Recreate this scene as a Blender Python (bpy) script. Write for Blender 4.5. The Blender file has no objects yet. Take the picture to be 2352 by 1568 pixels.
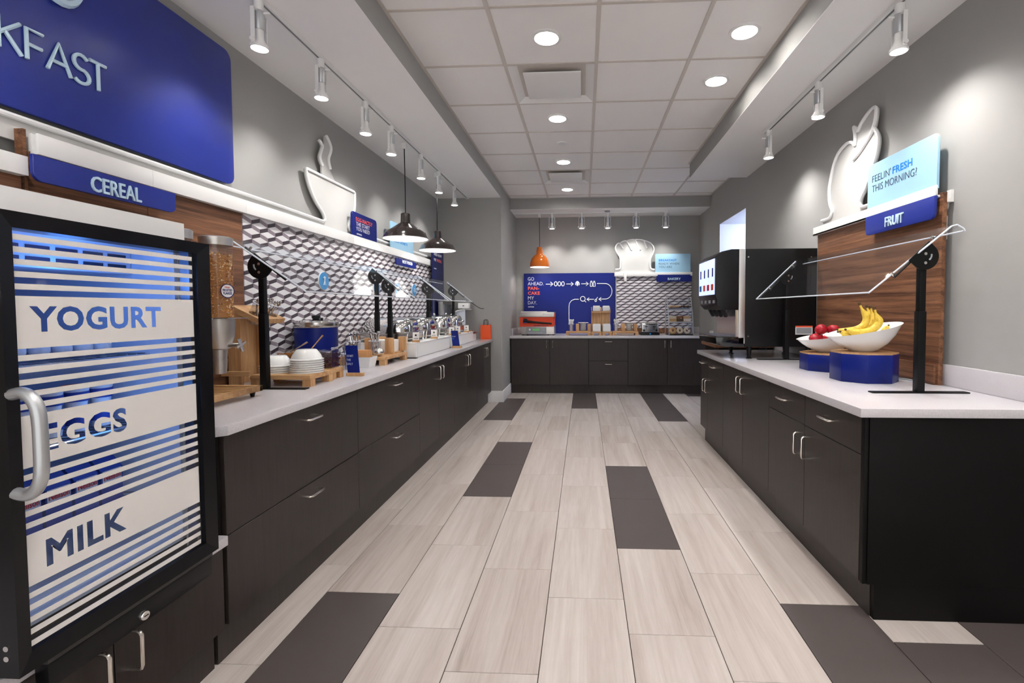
import bpy, bmesh, math, random
from mathutils import Vector, Matrix
random.seed(7)
scn = bpy.context.scene
C = scn.collection
PI = math.pi

# ------------------------------------------------------------------ camera
F_PX, CX, CY = 1094.3, 1285.6, 751.1
YAW, PITCH, ROLL = 0.0505, -0.0378, -0.0043
EYE = Vector((0, 0, 1.272))
def _rot(y, p, r):
    cy, sy, cp, sp, cr, sr = math.cos(y), math.sin(y), math.cos(p), math.sin(p), math.cos(r), math.sin(r)
    return (Matrix(((cr, 0, sr), (0, 1, 0), (-sr, 0, cr))) @ Matrix(((1, 0, 0), (0, cp, sp), (0, -sp, cp)))
            @ Matrix(((cy, sy, 0), (-sy, cy, 0), (0, 0, 1))))
RM = _rot(YAW, PITCH, ROLL)
right, fwd, up = RM[0], RM[1], RM[2]
cam = bpy.data.cameras.new('camera'); camo = bpy.data.objects.new('camera', cam); C.objects.link(camo)
cam.sensor_fit = 'HORIZONTAL'; cam.sensor_width = 36; cam.lens = F_PX / 2352 * 36
cam.shift_x = (1176 - CX) / 2352; cam.shift_y = (CY - 784) / 2352
cam.clip_start = 0.02
camo.matrix_world = Matrix(((right.x, up.x, -fwd.x, EYE.x), (right.y, up.y, -fwd.y, EYE.y), (right.z, up.z, -fwd.z, EYE.z), (0, 0, 0, 1)))
scn.camera = camo
def on(px, py, X=None, Y=None, Z=None):
    """a photograph pixel (2352x1568) taken to the wall, floor or counter plane it lies on"""
    d = RM.transposed() @ Vector(((px - CX) / F_PX, 1, -(py - CY) / F_PX))
    t = X / d.x if X is not None else (Y / d.y if Y is not None else (Z - EYE.z) / d.z)
    return EYE + d * t

# ------------------------------------------------------------------ world, exposure
w = bpy.data.worlds.new('world'); scn.world = w; w.use_nodes = True
bg = w.node_tree.nodes['Background']; bg.inputs[0].default_value = (1.0, 0.985, 0.975, 1); bg.inputs[1].default_value = 1.02
vs = scn.view_settings
vs.view_transform = 'Standard'; vs.look = 'None'; vs.gamma = 1.0; vs.exposure = 0.70; vs.use_curve_mapping = False
# lamp powers (the lamps themselves are built further down)
P_DOWN, P_TRACK_L, P_TRACK_R, P_TRACK_B, P_PEND = 17.0, 16.0, 23.0, 19.0, 2.5

# ------------------------------------------------------------------ materials
MATS = {}
def srgb(r, g, b):
    f = lambda c: (c / 255) / 12.92 if c / 255 <= 0.04045 else ((c / 255 + 0.055) / 1.055) ** 2.4
    return (f(r), f(g), f(b), 1)
def M(name, col, rough=0.5, metal=0.0, spec=0.5, emit=None, es=1.0, coat=0.0, trans=0.0, ior=1.45):
    m = bpy.data.materials.new(name); m.use_nodes = True
    b = m.node_tree.nodes['Principled BSDF']
    b.inputs['Base Color'].default_value = col if len(col) == 4 else (*col, 1)
    b.inputs['Roughness'].default_value = rough; b.inputs['Metallic'].default_value = metal
    b.inputs['Specular IOR Level'].default_value = spec
    b.inputs['Coat Weight'].default_value = coat
    b.inputs['Transmission Weight'].default_value = trans; b.inputs['IOR'].default_value = ior
    if emit: b.inputs['Emission Color'].default_value = emit; b.inputs['Emission Strength'].default_value = es
    MATS[name] = m
    return m
def nt(m):
    t = m.node_tree; return t, t.nodes, t.links, t.nodes['Principled BSDF']
def coords(m, scale=(1, 1, 1), obj_random=False, gen=False):
    t, N, L, b = nt(m)
    tc = N.new('ShaderNodeTexCoord'); mp = N.new('ShaderNodeMapping'); mp.inputs['Scale'].default_value = scale
    src = tc.outputs['Object']
    if obj_random:
        oi = N.new('ShaderNodeObjectInfo'); mul = N.new('ShaderNodeVectorMath'); mul.operation = 'SCALE'
        cmb = N.new('ShaderNodeCombineXYZ')
        for i in range(3): L.new(oi.outputs['Random'], cmb.inputs[i])
        mul.inputs[3].default_value = 37.0; L.new(cmb.outputs[0], mul.inputs[0])
        add = N.new('ShaderNodeVectorMath'); add.operation = 'ADD'
        L.new(src, add.inputs[0]); L.new(mul.outputs[0], add.inputs[1]); src = add.outputs[0]
    L.new(src, mp.inputs[0]); return mp.outputs[0]
def ramp(m, fac, stops):
    t, N, L, b = nt(m)
    r = N.new('ShaderNodeValToRGB'); L.new(fac, r.inputs[0])
    while len(r.color_ramp.elements) < len(stops): r.color_ramp.elements.new(0.5)
    for e, (p, c) in zip(r.color_ramp.elements, stops): e.position = p; e.color = c
    return r.outputs[0]
def noise(m, vec, scale, detail=4, rough=0.55, dist=0.0):
    t, N, L, b = nt(m)
    n = N.new('ShaderNodeTexNoise'); n.inputs['Scale'].default_value = scale; n.inputs['Detail'].default_value = detail
    n.inputs['Roughness'].default_value = rough; n.inputs['Distortion'].default_value = dist
    L.new(vec, n.inputs['Vector']); return n.outputs['Fac']
def bump(m, h, strength, dist=0.002):
    t, N, L, b = nt(m)
    bp = N.new('ShaderNodeBump'); bp.inputs['Strength'].default_value = strength; bp.inputs['Distance'].default_value = dist
    L.new(h, bp.inputs['Height']); L.new(bp.outputs[0], b.inputs['Normal'])
def paint(name, col, rough=0.6, spec=0.3):
    m = M(name, col, rough, spec=spec); v = coords(m); bump(m, noise(m, v, 240, 2), 0.06, 0.001); return m
def wood(name, dark, light, stretch, scale, rough=0.45, stops=(0.3, 0.5, 0.7)):
    m = M(name, light, rough, spec=0.35); t, N, L, b = nt(m)
    v = coords(m, stretch, obj_random=True)
    n1 = noise(m, v, scale, 6, 0.6, 0.6); n2 = noise(m, v, scale * 7, 3, 0.6)
    mx = N.new('ShaderNodeMath'); mx.operation = 'MULTIPLY_ADD'; L.new(n2, mx.inputs[0]); mx.inputs[1].default_value = 0.35; L.new(n1, mx.inputs[2])
    sb = N.new('ShaderNodeMath'); sb.operation = 'SUBTRACT'; L.new(mx.outputs[0], sb.inputs[0]); sb.inputs[1].default_value = 0.17
    mid = tuple((a + c) / 2 for a, c in zip(dark, light))
    L.new(ramp(m, sb.outputs[0], [(stops[0], dark), (stops[1], mid), (stops[2], light)]), b.inputs['Base Color'])
    return m
def glass(name, tint=(0.97, 0.985, 1.0), gl=1.0, refl=0.035):
    m = bpy.data.materials.new(name); m.use_nodes = True; t = m.node_tree; N, L = t.nodes, t.links; N.clear()
    o = N.new('ShaderNodeOutputMaterial'); mx = N.new('ShaderNodeMixShader'); tr = N.new('ShaderNodeBsdfTransparent')
    g = N.new('ShaderNodeBsdfGlossy'); g.inputs['Roughness'].default_value = 0.03; g.inputs['Color'].default_value = (gl, gl, gl, 1)
    lw = N.new('ShaderNodeLayerWeight'); lw.inputs[0].default_value = 0.5
    pw = N.new('ShaderNodeMath'); pw.operation = 'POWER'; L.new(lw.outputs['Facing'], pw.inputs[0]); pw.inputs[1].default_value = 4.0
    fr = N.new('ShaderNodeMath'); fr.operation = 'MULTIPLY_ADD'; L.new(pw.outputs[0], fr.inputs[0]); fr.inputs[1].default_value = 0.20; fr.inputs[2].default_value = refl
    tr.inputs['Color'].default_value = (*tint, 1)
    L.new(fr.outputs[0], mx.inputs[0]); L.new(tr.outputs[0], mx.inputs[1]); L.new(g.outputs[0], mx.inputs[2]); L.new(mx.outputs[0], o.inputs[0])
    MATS[name] = m; return m

paint('wall', srgb(164, 163, 160)); paint('wall_bright', srgb(212, 210, 206)); paint('white_paint', srgb(243, 241, 240))
paint('ceiling_tile', srgb(243, 240, 238), 0.8, 0.15); M('tbar', srgb(210, 202, 194), 0.5)
paint('corridor', srgb(222, 226, 238))
M('grout', srgb(62, 52, 46), 0.9, spec=0.1)
M('quartz', srgb(222, 218, 220), 0.14, spec=0.5)
m = MATS['quartz']; v = coords(m); nt(m)[2].new(ramp(m, noise(m, v, 300, 2), [(0.35, srgb(196, 192, 195)), (0.65, srgb(208, 204, 207))]), nt(m)[3].inputs['Base Color'])
# floor tile: vein-cut travertine look, veins along the tile's length
m = M('floor_tile', srgb(205, 192, 182), 0.33, spec=0.45); t, N, L, b = nt(m)
v = coords(m, (1, 0.05, 1), obj_random=True)
n1 = noise(m, v, 11, 7, 0.62, 0.9); n2 = noise(m, v, 75, 4, 0.7, 0.3)
ma = N.new('ShaderNodeMath'); ma.operation = 'MULTIPLY_ADD'; L.new(n2, ma.inputs[0]); ma.inputs[1].default_value = 0.4; L.new(n1, ma.inputs[2])
oi = N.new('ShaderNodeObjectInfo'); mr = N.new('ShaderNodeMath'); mr.operation = 'MULTIPLY_ADD'; L.new(oi.outputs['Random'], mr.inputs[0]); mr.inputs[1].default_value = 0.12; L.new(ma.outputs[0], mr.inputs[2])
L.new(ramp(m, mr.outputs[0], [(0.42, srgb(150, 136, 126)), (0.6, srgb(178, 166, 158)), (0.78, srgb(192, 182, 175)), (0.95, srgb(203, 194, 188))]), b.inputs['Base Color'])
m = M('floor_tile_dark', srgb(84, 76, 74), 0.42, spec=0.35)
m = M('cabinet', srgb(52, 44, 41), 0.38, spec=0.45); t, N, L, b = nt(m)
v = coords(m, (6, 6, 0.35), obj_random=True); L.new(ramp(m, noise(m, v, 14, 6, 0.6), [(0.3, srgb(44, 37, 34)), (0.7, srgb(54, 46, 43))]), b.inputs['Base Color'])
M('cabinet_dark', srgb(14, 12, 12), 0.55, spec=0.2)
wood('walnut', srgb(74, 47, 34), srgb(142, 98, 70), (13, 0.45, 13), 2.3, 0.5, (0.34, 0.5, 0.66))
wood('bamboo', srgb(176, 128, 84), srgb(218, 176, 128), (7, 7, 0.5), 3.0, 0.45)
wood('bamboo_flat', srgb(176, 128, 84), srgb(218, 176, 128), (0.6, 7, 7), 3.0, 0.45)
M('sign_blue', srgb(36, 50, 138), 0.32, spec=0.45); M('navy', srgb(8, 28, 112), 0.34, spec=0.35); M('navy_dark', srgb(20, 28, 84), 0.35, spec=0.35)
M('sky_blue', srgb(158, 200, 226), 0.4); M('letter_blue', srgb(196, 222, 240), 0.35); M('bright_blue', srgb(20, 130, 214), 0.4)
M('letter_white', srgb(240, 243, 248), 0.4); M('letter_orange', srgb(244, 96, 60), 0.45); M('letter_dark', srgb(52, 60, 84), 0.5); M('letter_red', srgb(214, 40, 44), 0.5)
M('disc_blue', srgb(70, 156, 216), 0.35)
M('white_plastic', srgb(236, 235, 233), 0.35); M('white_gloss', srgb(240, 240, 238), 0.12, spec=0.5); M('cutout', srgb(198, 197, 194), 0.5); M('tube_white', srgb(240, 240, 240), 0.3)
M('black_metal', srgb(9, 9, 10), 0.42, spec=0.28); M('black_gloss', srgb(14, 14, 16), 0.1, spec=0.6, coat=0.3); M('black_plastic', srgb(10, 10, 13), 0.34, spec=0.35)
M('brown_black', srgb(48, 40, 38), 0.15, spec=0.6, coat=0.4)
M('steel', (0.62, 0.60, 0.58), 0.22, 1.0); M('chrome', (0.66, 0.65, 0.64), 0.09, 1.0); M('brushed', (0.60, 0.57, 0.54), 0.34, 1.0); M('nickel', (0.72, 0.67, 0.61), 0.26, 1.0); M('silver_paint', srgb(186, 188, 190), 0.35, 0.7)
M('dark_steel', (0.25, 0.25, 0.27), 0.3, 1.0)
M('orange', srgb(226, 116, 26), 0.12, spec=0.6, coat=0.4); M('orange_flat', srgb(236, 88, 34), 0.5); M('orange_box', srgb(222, 72, 34), 0.5)
glass('acrylic'); glass('clear_glass', (0.86, 0.87, 0.90), 1.0, .14); glass('smoke_glass', (0.86, 0.88, 0.92), 1.0, .05); glass('door_glass', (0.95, 0.97, 1.0), 0.9, .03)
M('acrylic_edge', srgb(224, 230, 240), 0.25, spec=0.6)
M('vinyl', srgb(222, 218, 214), 0.4)
M('lamp_on', (1, 1, 1), 0.5, emit=(1, 0.97, 0.93, 1), es=14.0)
M('shade_white', srgb(246, 246, 244), 0.5)
M('bulb_on', (1, 1, 1), 0.5, emit=(1, 0.97, 0.93, 1), es=45.0)
M('menu_lit', srgb(200, 214, 255), 0.3, emit=(0.38, 0.48, 1.0, 1), es=0.9)
M('lcd', srgb(60, 120, 60), 0.3, emit=(0.1, 0.32, 0.1, 1), es=0.4)
M('led_blue', (0.4, 0.6, 1), 0.5, emit=(0.35, 0.55, 1.0, 1), es=3.0)
M('fridge_in', srgb(206, 216, 232), 0.4); M('fridge_dark', srgb(40, 50, 74), 0.5)
M('cereal_a', srgb(216, 162, 94), 0.7); M('cereal_b', srgb(166, 110, 56), 0.7)
M('paper', srgb(242, 240, 237), 0.7); M('kraft', srgb(204, 150, 98), 0.7); M('berries', srgb(74, 34, 44), 0.6); M('granola', srgb(190, 132, 76), 0.7); M('nuts', srgb(214, 174, 110), 0.7)
M('apple', srgb(168, 26, 40), 0.22, spec=0.5); M('stem', srgb(92, 66, 40), 0.7); M('leaf_green', srgb(126, 160, 60), 0.5)
m = MATS['apple']; v = coords(m, (1, 1, 1), True); nt(m)[2].new(ramp(m, noise(m, v, 22, 4), [(0.35, srgb(142, 14, 30)), (0.6, srgb(182, 34, 46)), (0.8, srgb(206, 96, 76))]), nt(m)[3].inputs['Base Color'])
m = M('banana', srgb(232, 196, 70), 0.45); v = coords(m, (1, 1, 1), True)
nt(m)[2].new(ramp(m, noise(m, v, 45, 5, 0.7), [(0.30, srgb(120, 80, 36)), (0.38, srgb(222, 182, 62)), (0.6, srgb(238, 206, 84)), (0.85, srgb(220, 190, 70))]), nt(m)[3].inputs['Base Color'])
M('banana_tip', srgb(72, 52, 34), 0.7); M('bread', srgb(214, 164, 104), 0.7); M('bread_white', srgb(240, 222, 190), 0.7); M('crust', srgb(150, 92, 48), 0.7); M('red_tray', srgb(120, 36, 34), 0.35)
M('rhomb_white', srgb(228, 226, 228), 0.4); M('rhomb_mid', srgb(138, 126, 134), 0.4); M('rhomb_dark', srgb(70, 61, 68), 0.4)
M('carton_blue', srgb(38, 66, 150), 0.5); M('carton_white', srgb(220, 226, 236), 0.5)
M('label_grey', srgb(150, 152, 156), 0.5)

# ------------------------------------------------------------------ mesh helpers
class MB:
    def __init__(s): s.v = []; s.f = []
    def poly(s, pts, faces):
        o = len(s.v); s.v += [tuple(p) for p in pts]; s.f += [tuple(i + o for i in f) for f in faces]; return s
    def box(s, x0, x1, y0, y1, z0, z1):
        return s.poly([(x0, y0, z0), (x1, y0, z0), (x1, y1, z0), (x0, y1, z0), (x0, y0, z1), (x1, y0, z1), (x1, y1, z1), (x0, y1, z1)],
                      [(0, 3, 2, 1), (4, 5, 6, 7), (0, 1, 5, 4), (1, 2, 6, 5), (2, 3, 7, 6), (3, 0, 4, 7)])
    def prism(s, pl, a, b, axis='x'):
        """2-D outline (u,v) extruded from a to b. axis x: (y,z); y: (x,z); z: (x,y)"""
        mk = {'x': lambda u, v, t: (t, u, v), 'y': lambda u, v, t: (u, t, v), 'z': lambda u, v, t: (u, v, t)}[axis]
        n = len(pl); pts = [mk(u, v, a) for u, v in pl] + [mk(u, v, b) for u, v in pl]
        return s.poly(pts, [tuple(range(n - 1, -1, -1)), tuple(range(n, 2 * n))] + [(i, (i + 1) % n, n + (i + 1) % n, n + i) for i in range(n)])
    def lathe(s, prof, c=(0, 0, 0), n=28, axis='z', mod=None):
        pts = []; fs = []
        for r, z in prof:
            for i in range(n):
                a = 2 * PI * i / n; x, y, q = r * math.cos(a), r * math.sin(a), z
                if mod: x, y, q = mod(x, y, q)
                p = {'z': (x, y, q), 'x': (q, x, y), 'y': (x, q, y)}[axis]
                pts.append((c[0] + p[0], c[1] + p[1], c[2] + p[2]))
        for k in range(len(prof) - 1):
            for i in range(n):
                j = (i + 1) % n; fs.append((k * n + i, k * n + j, (k + 1) * n + j, (k + 1) * n + i))
        if prof[0][0] > 1e-6: fs.append(tuple(range(n - 1, -1, -1)))
        if prof[-1][0] > 1e-6: fs.append(tuple((len(prof) - 1) * n + i for i in range(n)))
        return s.poly(pts, fs)
    def shell(s, prof, c=(0, 0, 0), n=28, mod=None):
        """open-topped lathe, no end caps"""
        o = len(s.f); s.lathe(prof, c, n, 'z', mod)
        s.f = [f for f in s.f if len(f) <= 4 or n <= 4]
        return s
    def cyl(s, c, r, h, axis='z', n=20, r2=None):
        return s.lathe([(r, 0), (r if r2 is None else r2, h)], c, n, axis)
    def tube(s, pts, r, n=8, closed=False):
        P = [Vector(p) for p in pts]; k = len(P); R = r if isinstance(r, (list, tuple)) else [r] * k
        rings = []; prev = None
        for i in range(k):
            a = P[(i - 1) % k] if (i > 0 or closed) else P[i]; b = P[(i + 1) % k] if (i < k - 1 or closed) else P[i]
            d = (b - a).normalized() if (b - a).length > 1e-9 else Vector((0, 0, 1))
            if prev is None:
                h = Vector((0, 0, 1)) if abs(d.z) < 0.9 else Vector((1, 0, 0)); u = d.cross(h).normalized()
            else:
                u = (prev - d * prev.dot(d)); u = u.normalized() if u.length > 1e-6 else d.orthogonal().normalized()
            prev = u; q = d.cross(u)
            rings.append([P[i] + (u * math.cos(2 * PI * j / n) + q * math.sin(2 * PI * j / n)) * R[i] for j in range(n)])
        pts = [p for ring in rings for p in ring]; fs = []
        for i in range(k if closed else k - 1):
            e = (i + 1) % k
            for j in range(n): fs.append((i * n + j, i * n + (j + 1) % n, e * n + (j + 1) % n, e * n + j))
        if not closed: fs += [tuple(range(n - 1, -1, -1)), tuple((k - 1) * n + j for j in range(n))]
        return s.poly(pts, fs)
    def sphere(s, c, rx, ry=None, rz=None, n=14, m=9):
        ry = ry or rx; rz = rz or rx
        return s.lathe([(max(1e-5, math.sin(PI * k / m)), -math.cos(PI * k / m)) for k in range(m + 1)], c, n, 'z', lambda x, y, z: (x * rx, y * ry, z * rz))
    def build(s, name, mat, parent=None, smooth=False, bevel=0.0, seg=2, local=False, kind=None, label=None, ang=0.7):
        me = bpy.data.meshes.new(name)
        off = Vector((0, 0, 0)) if (local or parent is None) else origin(parent)
        me.from_pydata([(x - off.x, y - off.y, z - off.z) for x, y, z in s.v], [], s.f)
        bm = bmesh.new(); bm.from_mesh(me)
        bmesh.ops.remove_doubles(bm, verts=bm.verts, dist=1e-5)
        bmesh.ops.recalc_face_normals(bm, faces=bm.faces)
        if bevel > 0:
            es = [e for e in bm.edges if len(e.link_faces) == 2 and e.calc_face_angle(0) > 0.5]
            bmesh.ops.bevel(bm, geom=es, offset=bevel, segments=seg, profile=0.6, affect='EDGES', clamp_overlap=True)
        bm.to_mesh(me); bm.free()
        if smooth or bevel > 0:
            me.shade_smooth(); me.set_sharp_from_angle(angle=ang)
        me.materials.append(MATS[mat])
        o = bpy.data.objects.new(name, me); C.objects.link(o)
        if parent: o.parent = parent
        if kind: o['kind'] = kind
        if label: o['label'] = label
        return o
def origin(o):
    v = Vector((0, 0, 0))
    while o: v += o.location; o = o.parent
    return v
def box(name, mat, parent, x0, x1, y0, y1, z0, z1, **k): return MB().box(x0, x1, y0, y1, z0, z1).build(name, mat, parent, **k)
def tag(o, label, cat, group=None):
    o['label'] = label; o['category'] = cat
    if group: o['group'] = group
    return o
def thing(name, label, cat, loc=(0, 0, 0), group=None, rz=0.0):
    o = bpy.data.objects.new(name, None); o.empty_display_size = 0.05; C.objects.link(o)
    o.location = loc; o.rotation_euler = (0, 0, rz); return tag(o, label, cat, group)
def struct(o):
    o['kind'] = 'structure'; return o
def copy_tree(o, parent=None):
    c = o.copy(); C.objects.link(c)
    if parent: c.parent = parent
    for ch in list(o.children): copy_tree(ch, c)
    return c
def rrect(u0, u1, v0, v1, r, corners='1111', n=6):
    """rounded rectangle outline; corners order: bl, br, tr, tl"""
    pts = []
    for k, (cu, cv, a0) in enumerate([(u0 + r, v0 + r, PI), (u1 - r, v0 + r, 1.5 * PI), (u1 - r, v1 - r, 0), (u0 + r, v1 - r, 0.5 * PI)]):
        if corners[k] == '1': pts += [(cu + r * math.cos(a0 + 0.5 * PI * i / n), cv + r * math.sin(a0 + 0.5 * PI * i / n)) for i in range(n + 1)]
        else: pts.append(((u0, v0), (u1, v0), (u1, v1), (u0, v1))[k])
    return pts
# planes for lettering: (reading direction, up, towards the reader)
WL = (Vector((0, 1, 0)), Vector((0, 0, 1)), Vector((1, 0, 0)))
WR = (Vector((0, -1, 0)), Vector((0, 0, 1)), Vector((-1, 0, 0)))
WB = (Vector((1, 0, 0)), Vector((0, 0, 1)), Vector((0, -1, 0)))
def text_mesh(s, weight=0.0, extrude=0.0, fill=True, space=None):
    cu = bpy.data.curves.new('lettering', 'FONT'); cu.body = s; cu.size = 1; cu.offset = weight; cu.extrude = extrude; cu.resolution_u = 3
    cu.space_character = space if space else 1.0 + max(0, weight) * 2.2
    if not fill: cu.fill_mode = 'NONE'
    ob = bpy.data.objects.new('tmp_text', cu); C.objects.link(ob)
    bpy.context.view_layer.update()
    me = bpy.data.meshes.new_from_object(ob.evaluated_get(bpy.context.evaluated_depsgraph_get()))
    bpy.data.objects.remove(ob); bpy.data.curves.remove(cu); return me
def lettering(s, mat, parent, plane, p0, w=None, h=0.1, depth=0.002, weight=0.0, name='lettering', lift=0.0005, rotm=None):
    """letters with lower-left corner at p0 on a plane; w fits the width, h the height"""
    me = text_mesh(s, weight, 0.5)
    xs = [v.co.x for v in me.vertices]; ys = [v.co.y for v in me.vertices]
    x0, x1, y0, y1 = min(xs), max(xs), min(ys), max(ys)
    sy = h / (y1 - y0); sx = (w / (x1 - x0)) if w else sy
    u, v, n = plane; off = origin(parent) if parent else Vector((0, 0, 0)); p0 = Vector(p0) - off
    for q in me.vertices:
        q.co = p0 + u * ((q.co.x - x0) * sx) + v * ((q.co.y - y0) * sy) + n * ((q.co.z + 0.5) * depth + lift)
    me.materials.append(MATS[mat]); me.name = name
    o = bpy.data.objects.new(name, me); C.objects.link(o)
    if parent: o.parent = parent
    return o
def strokes(name, mat, parent, plane, p0, paths, r, sc=1.0, n=6, flat=False):
    u, v, nn = plane; p0 = Vector(p0); mb = MB()
    for pth in paths: mb.tube([p0 + u * (a * sc) + v * (b * sc) + nn * r for a, b in pth], r, n)
    return mb.build(name, mat, parent, smooth=True)
def smoothpath(pts, n=4, closed=False):
    """Catmull-Rom through the points"""
    P = [Vector(p) for p in pts]; k = len(P); out = []
    rng = range(k if closed else k - 1)
    for i in rng:
        a, b, c, d = P[(i - 1) % k] if (i > 0 or closed) else P[i], P[i], P[(i + 1) % k], P[(i + 2) % k] if (i < k - 2 or closed) else P[min(i + 1, k - 1)]
        for j in range(n):
            t = j / n; out.append(0.5 * ((2 * b) + (c - a) * t + (2 * a - 5 * b + 4 * c - d) * t * t + (3 * b - a - 3 * c + d) * t ** 3))
    if not closed: out.append(P[-1])
    return out
def light(name, kind, loc, power, parent=None, size=0.1, col=(1, 0.96, 0.9), aim=None, spot=None, blend=0.6):
    l = bpy.data.lights.new(name, kind); l.energy = power; l.color = col
    if kind == 'AREA': l.shape = 'DISK'; l.size = size
    else: l.shadow_soft_size = size
    if kind == 'SPOT': l.spot_size = spot; l.spot_blend = blend
    o = bpy.data.objects.new(name, l); C.objects.link(o); off = origin(parent) if parent else Vector((0, 0, 0))
    if parent: o.parent = parent
    o.location = Vector(loc) - off
    if aim is not None: o.rotation_euler = (Vector(aim) - Vector(loc)).to_track_quat('-Z', 'Y').to_euler()
    return o

# ================================================================== the setting
XL, XR, YB, YP = -2.005, 1.885, 7.9, 6.455        # left wall, right wall, back wall, face of the projecting wall
XP, SR, YS, ZS, ZC = -1.116, 1.232, 7.25, 2.782, 2.945
TW, TL, FX, FY = 0.334, 0.668, -0.8286, 3.1674    # floor tile width, length, grid origin
floor = struct(box('floor', 'grout', None, -2.3, 3.4, -1.6, 8.0, -0.12, -0.003))
dark = set()
for px, py in [(1470, 1160), (1430, 1085), (1130, 1100), (1170, 1040), (760, 1450), (640, 1560), (1155, 950), (1185, 915), (1340, 925), (1341, 906), (1530, 950), (1505, 925), (1500, 908), (1590, 910), (1900, 1450), (2010, 1545), (2310, 1460), (2330, 1540)]:
    p = on(px, py, Z=0); c = math.floor((p.x - FX) / TW); dark.add((c, math.floor((p.y - FY) / TL + c / 3)))
g = 0.0014
tm = {}
for nm in ('floor_tile', 'floor_tile_dark'):
    o = MB().box(-TW / 2 + g, TW / 2 - g, -TL / 2 + g * .6, TL / 2 - g * .6, -0.009, 0).build('tile', nm, floor, bevel=0.0012, seg=1, local=True); tm[nm] = o.data; bpy.data.objects.remove(o)
for c in range(-2, 12):
    for n in range(-7, 12):
        y = FY + (n - c / 3 + 0.5) * TL; x = FX + (c + 0.5) * TW
        if y < -1.2 or y > 7.55 or (x > 2.0 and (2.6 < y < 5.4 or y > 6.9)) or x > 3.2: continue
        if c == -2 and y < -9: continue
        o = bpy.data.objects.new('tile', tm['floor_tile_dark' if (c, n) in dark else 'floor_tile']); C.objects.link(o); o.parent = floor; o.location = (x, y, 0)

struct(box('wall_left', 'wall', None, XL - 0.12, XL, -1.6, YB, 0, 3.1))
struct(box('wall_back', 'wall', None, XL - 0.12, 3.0, YB, YB + 0.12, 0, 3.1))
struct(box('wall_pillar', 'wall', None, XL, XP, YP, YB, 0, ZC + 0.1, bevel=0.004))
y0, y1, zt = 5.69, 6.757, 2.44
struct(MB().box(XR, XR + 0.12, -1.6, y0, 0, 3.1).box(XR, XR + 0.12, y1, YB, 0, 3.1).box(XR, XR + 0.12, y0, y1, zt, 3.1).build('wall_right', 'wall', None))
struct(MB().box(XR + .001, 3.0, y1 - .004, y1 + 0.06, 0, zt).build('wall_passage', 'corridor', None))
struct(box('wall_passage_near', 'corridor', None, XR + 0.001, 3.0, y0 - 0.06, y0 + .004, 0, zt - .001))
struct(box('wall_passage_end', 'corridor', None, 3.0, 3.06, y0 - 0.06, y1 + 0.06, 0, zt))
struct(box('ceiling_passage', 'corridor', None, XR + .001, 3.06, y0 - 0.06, y1 + 0.06, zt - .004, zt + 0.05))
pl = thing('passage_fill_lamp', 'added unseen fill lamp brightening the pale passage beside the juice machine', 'lamp', (2.5, 6.2, zt))  # lamp and glowing disc added out of view, standing in for daylight here
MB().cyl((2.5, 6.2, zt - 0.03), 0.13, 0.03, n=24).build('diffuser', 'lamp_on', pl, smooth=True)
light('passage_fill_light', 'POINT', (2.5, 6.2, zt - 0.12), 9, pl, 0.1, (0.72, 0.82, 1.0))

def soffit(name, x0, x1, y0, y1):
    o = struct(box(name, 'wall', None, x0, x1, y0, y1, ZS + 0.004, 3.05))
    box('underside', 'white_paint', o, x0, x1 - 0.0, y0, y1, ZS, ZS + 0.004)
    return o
soffit('ceiling_soffit_left', XL, XP, -1.6, YP); soffit('ceiling_soffit_right', SR, XR, -1.6, 5.665); soffit('ceiling_soffit_back', XP, XR, YS, YB)
bb = struct(MB().box(XL, XP + 0.014, YP - 0.014, YP, 0, 0.155).box(XP, XP + 0.014, YP, 7.15, 0, 0.155).build('baseboard_pillar', 'white_paint', None, bevel=0.003))

# suspended ceiling: plenum slab, tee grid, lay-in tiles, diffusers
ceil = struct(box('ceiling', 'tbar', None, XP, XR, -1.6, YS, ZC + 0.03, ZC + 0.1))
G, GX, GY = 0.6248, -0.5346, 2.6905
tl = MB().box(-G / 2 + .009, G / 2 - .009, -G / 2 + .009, G / 2 - .009, 0.006, 0.022).build('ceiling_tile', 'ceiling_tile', ceil, local=True); tmesh = tl.data; bpy.data.objects.remove(tl)
cols = [(XP, GX), (GX, GX + G), (GX + G, GX + 2 * G), (GX + 2 * G, GX + 3 * G), (GX + 3 * G, XR)]
diff_rows = {1: 1, 5: 1}
for r in range(-7, 8):
    ya, yb = GY + r * G, min(GY + (r + 1) * G, YS)
    for c, (xa, xb) in enumerate(cols):
        if (c == 1 and r in diff_rows): continue
        if c == 4 and yb < 5.6: continue
        if c == 3 and yb < 5.65: xb = SR
        if abs(xb - xa - G) < .02 and abs(yb - ya - G) < .02:
            o = bpy.data.objects.new('ceiling_tile', tmesh); C.objects.link(o); o.parent = ceil; o.location = ((xa + xb) / 2, (ya + yb) / 2, ZC)
        else: box('ceiling_tile', 'ceiling_tile', ceil, xa + .009, xb - .009, ya + .009, yb - .009, ZC + .006, ZC + .022)
for i in range(4):
    x = GX + i * G; ya = 5.6 if i == 3 else -1.6
    box('tee_runner', 'tbar', ceil, x - .012, x + .012, ya, YS, ZC, ZC + .03)
for r in range(-6, 8):
    y = GY + r * G; box('cross_tee', 'tbar', ceil, XP, XR if y > 5.66 else SR, y - .010, y + .010, ZC + .001, ZC + .03)
for x0, x1, y0, y1 in [(XP, XP + .02, -1.6, YS), (SR - .02, SR, -1.6, 5.665), (XP, XR, YS - .02, YS), (XR - .02, XR, 5.665, YS)]:
    box('wall_angle', 'tbar', ceil, x0, x1, y0, y1, ZC + .0005, ZC + .03)
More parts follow.
